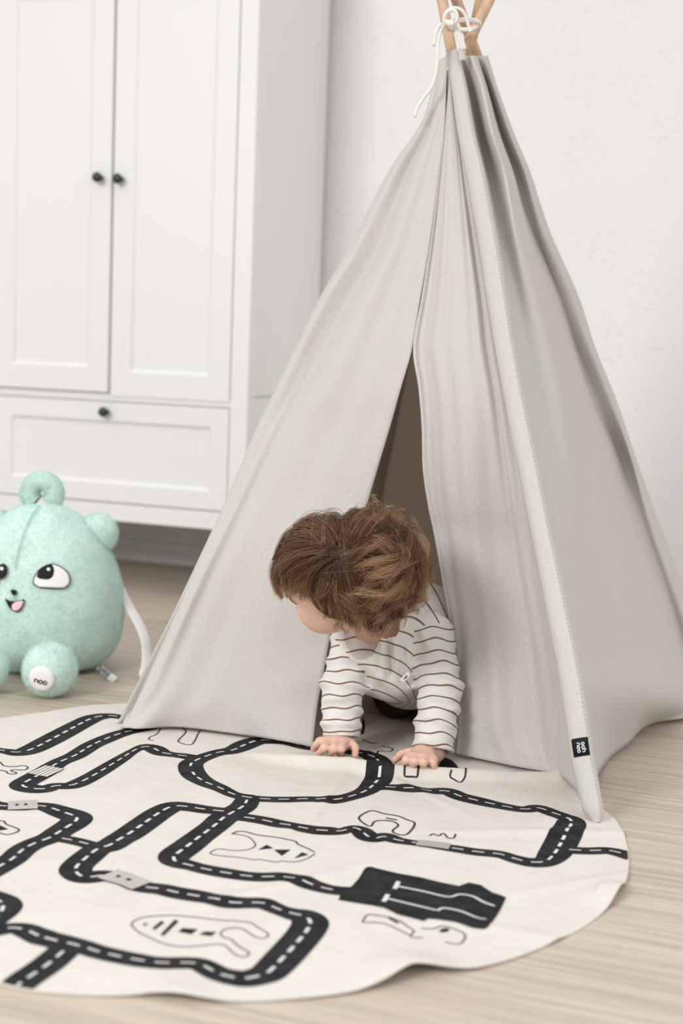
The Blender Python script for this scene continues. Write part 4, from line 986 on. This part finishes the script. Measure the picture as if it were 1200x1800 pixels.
L(nt, mixc(nt, st, (.715, .69, .655), (.20, .118, .08)), b.inputs['Base Color'])
top = newmesh('striped_top', V, Fq, mTop, kid)
sa, da = limb(V, ShL, ElL, WL2); sb, db = limb(V, ShR, ElR, WR2)
useL = da < db; s = np.where(useL, sa, sb); dmin = np.minimum(da, db)
w_ang = .0045*np.sin((V @ cR)*62+(V @ cF)*40)+.0018*np.sin((V @ cR)*150+(V @ cU)*50)
attr(top, 'arm_run', s+w_ang*.7+1.0)
shl = np.where(useL, sa, sb); isleeve = (shl > -.004+.02*np.sin((V @ cU)*5)*0)*1.0*(dmin < .062)
dist_tr = np.minimum(seg_coord(V, CHs, BE)[1]-.080, np.minimum(seg_coord(V, UB, PV)[1]-.078, seg_coord(V, NK, CHs)[1]-.068))
dist_ar = dmin-.036
isleeve = 1/(1+np.exp(-(dist_tr-dist_ar)*400)); isleeve *= (shl > -.012)
attr(top, 'is_sleeve', isleeve)
xr = V @ cR; x715 = at(722, 1120, depth_of(CHs)) @ cR; yu = V @ cU-at(690, 1085, depth_of(CHs)) @ cU; e_ = (xr-x715)/.014
sg = 1/(1+np.exp(-e_)); Sx = .014*np.logaddexp(0, e_); back_ = np.clip(V @ cF-CAM @ cF-depth_of(CHs)-.055, 0, None)
attr(top, 'trunk_run', yu*(1-.55*sg)+Sx*.95+back_*.9+.004*np.sin(xr*55+1)+1.0)
# neck binding
# small woven label on the side seam
lb = at(741, 1193, dL_+.0); d = Vector(ray(741, 1190)); tt_ = BVHTree.FromPolygons([tuple(p) for p in V], [tuple(int(i) for i in f) for f in Fq])
h0, hn, _, _ = tt_.ray_cast(Vector(CAM), Vector(ray(712, 1190)))
if h0 is not None:
    h0 = np.array(h0); ex = unit(cR*.70+cU*.71); ey = unit(-cR*.71+cU*.70); ez = -cF; c0 = h0-cF*.0045
    k = MB(); S = np.array([[c0+ex*.010*i+ey*.0042*j+ez*(.0012*math.cos(i*1.2)) for i in np.linspace(-1, 1, 6)] for j in (-1, -.3, .3, 1)]); lab = sheet('woven_label', S, kid, .0008, mWhiteInk)
    lettering('label_lettering', ['noo'], .0032, c0+ez*.0022, ex, ey, ez, .0004, mBlack, lab)
# ---- trousers
Q = Field((-.10, 2.25, .0), (.36, 2.95, .40), .0032)
Q.cone(BE*.3+PV*.7, PV, .070, .078, .02)
for hip, kn, an, toe_ in KN:
    Q.cone(hip, kn, .060, .046, .02); Q.cone(kn, an+np.array([0, -.02, 0]), .043, .032, .012)
Q.v = np.maximum(Q.v, (.0045-(Q.lo[2]+Q.h*np.arange(Q.n[2])))[None, None, :])
V, Fq = Q.mesh(); V = relax(V, Fq, 3, .5)
mTr, nt, b = mat('dark_brown_trousers', (.055, .030, .022), .9, .08)
newmesh('trousers', V, Fq, mTr, kid)
# ---- hair: clumped strands combed away from the crown, curling at the back
hr = np.random.default_rng(21)
wd_ = unit([-.13, .36, .91]); skl = sk+.0015
def low_limit(d):
    """lowest u that hair reaches round the head (brow, ears, nape)"""
    f = d[..., 0]; l = d[..., 1]; k_ = np.clip((f+.35)/.95, 0, 1); k_ = k_*k_*(3-2*k_)
    v = -.74+.92*k_-.10*((f > .6) & (np.abs(l) < .35))
    return v+.44*np.exp(-((f-.10)/.26)**2)*np.clip(np.abs(l), 0, 1)+.40*np.clip((f-.15)/.3, 0, 1)*np.clip((l-.1)/.3, 0, 1)
def hairline(d): return d[..., 2] > low_limit(d)+.07
def to_world(q): return HC+q @ HA
gdown = np.array([0, 0, -1.0]) @ HA.T
def reach(d, t):
    """arc from d along the tangent t to the lower limit of the hair"""
    for a in np.arange(.04, 3.0, .04):
        q = d*math.cos(a)+t*math.sin(a)
        if q[2] < low_limit(q): return a
    return 1.2
def grow(d0, rr, back):
    R_ = skl; p = d0*R_; n = unit(d0/R_); t = d0-wd_*(d0 @ wd_)
    if np.linalg.norm(t) < .08: t = rr.normal(0, 1, 3)
    t = t-n*(t @ n); t = unit(t); sw = .30+(.25 if back else .12)*rr.normal(); t = unit(t+np.cross(n, t)*sw+n*.25)
    Lh = min(.19, max(.032, reach(d0, unit(t-d0*(t @ d0)))*.092+.006))*G*rr.uniform(.85, 1.10)
    ns = 15; ds = Lh/(ns-1); pts = [p.copy()]; lift = (.0025+.006*rr.random()) if not back else (.004+.015*rr.random()**1.3)
    bend = rr.normal(0, .10 if back else .05, 3)
    for i in range(1, ns):
        s = i/(ns-1); p = p+t*ds; q = p/(R_+lift*min(1, s*2.2)*G); k = np.linalg.norm(q)
        n = unit(p/R_**2)
        if k < 1: p = p/k
        hold = .9 if not back else .75
        t = t-n*(t @ n)*hold*(1 if s < .8 else .5)+gdown*(.02+.06*s)+bend*s*.8; t = unit(t); pts.append(p.copy())
    return np.array(pts), Lh
HV = []; HF = []; HT = []; nb = 0
def add_strands(P, rad, tint):
    """P: (m, k, 3) strand points in world space"""
    global nb
    m_, k_, _ = P.shape; T_ = np.gradient(P, axis=1); T_ /= np.linalg.norm(T_, axis=2)[..., None]+1e-12
    A_ = np.cross(T_, np.array([.31, .52, .79])); A_ /= np.linalg.norm(A_, axis=2)[..., None]+1e-12; B_ = np.cross(T_, A_)
    an = np.arange(3)*2*math.pi/3; ring = rad[..., None, None]*(np.cos(an)[None, None, :, None]*A_[:, :, None]+np.sin(an)[None, None, :, None]*B_[:, :, None])
    V = (P[:, :, None]+ring).reshape(-1, 3); HV.append(V); HT.append(np.repeat(tint.reshape(-1), 3))
    i = np.arange(k_-1)[:, None]; j = np.arange(3)[None]
    q = np.stack([i*3+j, i*3+(j+1) % 3, (i+1)*3+(j+1) % 3, (i+1)*3+j], -1).reshape(-1, 4)
    HF.append((q[None]+(nb+np.arange(m_)*k_*3)[:, None, None]).reshape(-1, 4)); nb += len(V)
cnt = 0
while cnt < 400:
    d0 = unit(hr.normal(0, 1, 3)) if cnt >= 60 else unit(wd_+hr.normal(0, .16, 3))
    if not hairline(d0): continue
    back = d0[0] < -.30+.12*hr.normal() or (d0[2] < .05 and d0[0] < .05)
    if back and hr.random() < .25: pass
    g_, Lh = grow(d0, hr, back); cnt += 1
    k_ = len(g_); s = np.linspace(0, 1, k_); m_ = 46
    Tg = np.gradient(g_, axis=0); Tg /= np.linalg.norm(Tg, axis=1)[:, None]; A_ = np.cross(Tg, np.array([.2, .3, .93])); A_ /= np.linalg.norm(A_, axis=1)[:, None]; B_ = np.cross(Tg, A_)
    turns = hr.uniform(1.1, 1.9) if back else hr.uniform(.3, .6); crad = (hr.uniform(.006, .015) if back else hr.uniform(.001, .003))*G; ph = hr.uniform(0, 6.28)
    env = np.clip((s-.25)/.6, 0, 1)**1.2; ang = 2*math.pi*turns*s+ph
    gc = g_+(crad*env*np.cos(ang))[:, None]*A_+(crad*env*np.sin(ang))[:, None]*B_
    rx = hr.normal(0, .0062, (m_, 2))*G; conv = 1-.62*s**1.3 if not back else 1-.55*s
    fr = hr.normal(0, .0016 if back else .0008, (m_, 3, 3))
    P = gc[None]+rx[:, 0, None, None]*(conv[None, :, None]*A_[None])+rx[:, 1, None, None]*.55*(conv[None, :, None]*B_[None])
    for h_ in range(3): P = P+fr[:, h_][:, None, :]*np.sin(2*math.pi*(h_+1)*.8*s+h_)[None, :, None]*(1.8*s)[None, :, None]
    lenv = hr.uniform(.8, 1.0, m_); idx = lenv[:, None]*s[None]*(k_-1); i0 = np.clip(idx.astype(int), 0, k_-2); fr_ = (idx-i0)[..., None]
    P = np.take_along_axis(P, i0[..., None], 1)*(1-fr_)+np.take_along_axis(P, i0[..., None]+1, 1)*fr_
    # strands stay outside the skull
    q = np.linalg.norm(P/(skl+.0005), axis=2); P = np.where((q < 1)[..., None], P/np.maximum(q, .2)[..., None], P)
    W_ = HC+P @ HA
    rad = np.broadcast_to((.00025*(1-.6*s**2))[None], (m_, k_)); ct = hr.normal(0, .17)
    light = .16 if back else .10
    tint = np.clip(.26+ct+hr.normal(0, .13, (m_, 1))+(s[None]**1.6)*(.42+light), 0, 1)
    add_strands(W_, rad, tint)
# ringlets by the ear and the nape
def ringlet(c, dr, rad_, ln, turns, n_, tb):
    k_ = 26; s = np.linspace(0, 1, k_); dr = unit(dr); a_ = unit(np.cross(dr, cF)); b_ = np.cross(dr, a_); ph = hr.uniform(0, 6.28)
    ax = c+dr*ln*s[:, None]; P = []
    for _ in range(n_):
        r_ = rad_*hr.uniform(.75, 1.15)*(.35+.65*np.sin(math.pi*np.clip(s*.8+.15, 0, 1))); p0 = ph+hr.normal(0, .22); o_ = hr.normal(0, .0016, 3)
        P.append(ax+o_+(r_*np.cos(2*math.pi*turns*s+p0))[:, None]*a_+(r_*np.sin(2*math.pi*turns*s+p0))[:, None]*b_)
    P = np.array(P); add_strands(P, np.broadcast_to((.00025*(1-.5*s))[None], P.shape[:2]), np.clip(tb+.35*s[None]+hr.normal(0, .12, (n_, 1)), 0, 1))
for (x, y, dx, dy, r_, ln, tb) in ((588,1080,.1,-.9,10,26,.5),(606,1092,.0,-1,11,24,.55),(626,1094,.2,-.9,12,26,.45),(646,1090,.3,-.9,12,28,.4),(668,1084,.3,-.9,13,26,.35),(690,1076,.4,-.8,13,26,.35),(710,1062,.6,-.7,13,28,.35),(728,1044,.7,-.6,13,26,.4),(738,1020,.9,-.3,12,26,.45),(742,990,.95,.0,12,22,.5),(738,960,.9,.3,13,24,.5),(722,932,.7,.6,13,26,.5),(700,912,.5,.8,13,24,.55),(676,900,.2,.95,12,22,.55),(650,895,.1,1,12,20,.5),(565,1066,-.3,-.9,8,26,.6)):
    for q_ in range(2):
        c = at(x+hr.normal(0, 5), y+hr.normal(0, 5), HD-.015+.02*hr.random()+.00035*max(0, x-640)); ringlet(c-(cR*dx+cU*dy)*.010, cR*(dx+hr.normal(0, .3))+cU*(dy+hr.normal(0, .3))-cF*.2, r_*HD/FPX, ln*HD/FPX*1.2, hr.uniform(.8, 1.5), 16, tb)
# the longer locks one can follow: side sweep over the ear, fringe, crown
def onskull(x, y, k_):
    d = ray(x, y); o_ = (CAM-HC) @ HA.T/(skl*k_); q = d @ HA.T/(skl*k_); A2 = q @ q; B2 = o_ @ q; C2 = o_ @ o_-1; D2 = B2*B2-A2*C2
    t = (-B2-math.sqrt(D2))/A2 if D2 > 0 else -B2/A2
    return CAM+d*t
def lock(pts, n_, wd2, t0, t1, k_=1.09):
    px_ = catmull(np.array(pts, float), 6); P0 = np.array([onskull(x, y, k_) for x, y in px_]); m_ = len(P0); s = np.linspace(0, 1, m_)
    P0[1:-1] = .25*P0[:-2]+.5*P0[1:-1]+.25*P0[2:]
    T_, A_, B_ = frames(P0); sp_ = (.45+.9*np.sin(math.pi*np.clip(s*.9+.05, 0, 1)))*(1-.35*s); P = []
    for _ in range(n_):
        a_, b_ = hr.normal(0, wd2, 2)*HD/FPX; w_ = hr.normal(0, .0009, 3)
        P.append(P0+(a_*sp_)[:, None]*A_+(b_*.6*sp_)[:, None]*B_+w_*np.sin(5*s+hr.uniform(0, 6))[:, None])
    P = np.array(P); add_strands(P, np.broadcast_to((.00025*(1-.6*s**2))[None], P.shape[:2]), np.clip(t0+(t1-t0)*s[None]**1.4+hr.normal(0, .10, (n_, 1)), 0, 1))
for a_ in (([(583,982),(558,1000),(546,1028),(552,1056),(573,1078),(598,1086),(616,1082),(625,1068)], 73, 3.2, .22, .75), ([(575,985),(553,1010),(549,1040),(562,1066),(588,1080),(610,1076)], 80, 5, .12, .45),
           ([(590,990),(578,1015),(577,1045),(592,1070),(615,1082),(640,1080)], 80, 4.5, .18, .6), ([(600,985),(612,1020),(628,1048),(655,1060),(670,1052)], 73, 4, .25, .7), ([(596,988),(600,1030),(612,1062),(635,1078)], 73, 5, .12, .4),
           ([(575,968),(535,975),(503,998),(488,1028),(496,1052)], 73, 5, .25, .85), ([(575,972),(545,985),(515,1000),(498,1025),(505,1050)], 57, 4.5, .3, .8), ([(570,960),(528,955),(495,975),(480,1005),(482,1030)], 80, 5, .2, .6),
           ([(590,955),(560,928),(527,925),(498,945),(480,985)], 80, 5, .25, .55), ([(598,950),(575,915),(545,908),(515,925)], 73, 5, .25, .5), ([(605,955),(612,915),(635,900),(665,905)], 73, 5, .2, .5), ([(612,962),(645,930),(682,922),(716,948)], 73, 5, .25, .55),
           ([(620,975),(662,972),(700,985),(735,1010)], 73, 5.5, .25, .6), ([(622,985),(660,1000),(698,1030),(716,1066)], 73, 5, .2, .55), ([(615,992),(645,1020),(672,1055),(688,1085)], 73, 5, .2, .5), ([(610,990),(632,1035),(650,1070),(655,1098)], 73, 4.5, .15, .5)):
    lock(*a_)
lock([(562,1056),(572,1072),(570,1088),(559,1098)], 9, 1.2, .6, .95, 1.02)
# loose fly-away hairs round the outline
m_ = 330
for _ in range(m_):
    d0 = unit(hr.normal(0, 1, 3))
    if not hairline(d0) or d0[0] > .35: continue
    g_, Lh = grow(d0, hr, True); s = np.linspace(0, 1, len(g_)); out = g_/np.linalg.norm(g_, axis=1)[:, None]
    g_ = g_+out*(.022*G*hr.random()*s**1.5)[:, None]+np.cumsum(hr.normal(0, .0012, g_.shape), 0)
    add_strands((HC+g_ @ HA)[None], (.0002*(1-.5*s))[None], np.clip(.5+.4*s, 0, 1)[None])
mHair, nt, b = mat('light_brown_hair', rough=.36, spec=.45)
a_ = N(nt, 'ShaderNodeAttribute'); a_.attribute_name = 'tint'
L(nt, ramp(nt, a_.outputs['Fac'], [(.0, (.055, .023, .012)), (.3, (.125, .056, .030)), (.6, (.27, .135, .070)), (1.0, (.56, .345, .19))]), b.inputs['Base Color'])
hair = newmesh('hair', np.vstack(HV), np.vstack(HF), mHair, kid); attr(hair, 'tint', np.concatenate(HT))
D, Fe = ell_grid(64, 44); ok = hairline(D*1.0)
# ell_grid axes are (f, l, u)
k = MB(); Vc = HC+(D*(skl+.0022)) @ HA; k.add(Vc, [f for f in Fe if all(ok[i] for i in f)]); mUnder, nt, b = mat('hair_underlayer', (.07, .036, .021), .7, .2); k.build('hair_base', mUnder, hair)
# ------------------------------------------------------------------ light
wld = bpy.data.worlds.new('room_light'); SC.world = wld; wld.use_nodes = True
bg = wld.node_tree.nodes['Background']; wnt = wld.node_tree; tc = N(wnt, 'ShaderNodeTexCoord'); sx_ = N(wnt, 'ShaderNodeSeparateXYZ'); L(wnt, tc.outputs['Generated'], sx_.inputs[0])
L(wnt, ramp(wnt, sx_.outputs['Z'], [(.0, (.06, .06, .06)), (.08, (.14, .14, .14)), (.32, (.85, .86, .87)), (.8, (1, 1, 1))]), bg.inputs['Color']); bg.inputs['Strength'].default_value = 1.4
def area(name, loc, target, sx, sy, power, colr):
    l = bpy.data.lights.new(name, 'AREA'); l.shape = 'RECTANGLE'; l.size = sx; l.size_y = sy; l.energy = power; l.color = colr
    o = bpy.data.objects.new(name, l); COL.objects.link(o); o.location = loc
    o.rotation_euler = (Vector(target)-Vector(loc)).to_track_quat('-Z', 'Y').to_euler(); return o
area('window_daylight', (-3.0, -1.3, 2.7), (.2, 2.9, .5), 1.4, 1.3, 175, (1, .995, .985))
area('added_fill_right', (3.4, -.9, 2.3), (.5, 2.8, .5), 1.8, 1.6, 52, (1, .99, .97))  # fill lamp added to brighten right-facing sides; no window known there
vs = SC.view_settings; SC.display_settings.display_device = 'sRGB'
vs.view_transform = 'Standard'; vs.look = 'None'; vs.exposure = -0.27; vs.gamma = 1.0; vs.use_curve_mapping = False
SC.cycles.max_bounces = 8; SC.cycles.diffuse_bounces = 5; SC.cycles.transparent_max_bounces = 8
SC.cycles.use_denoising = True
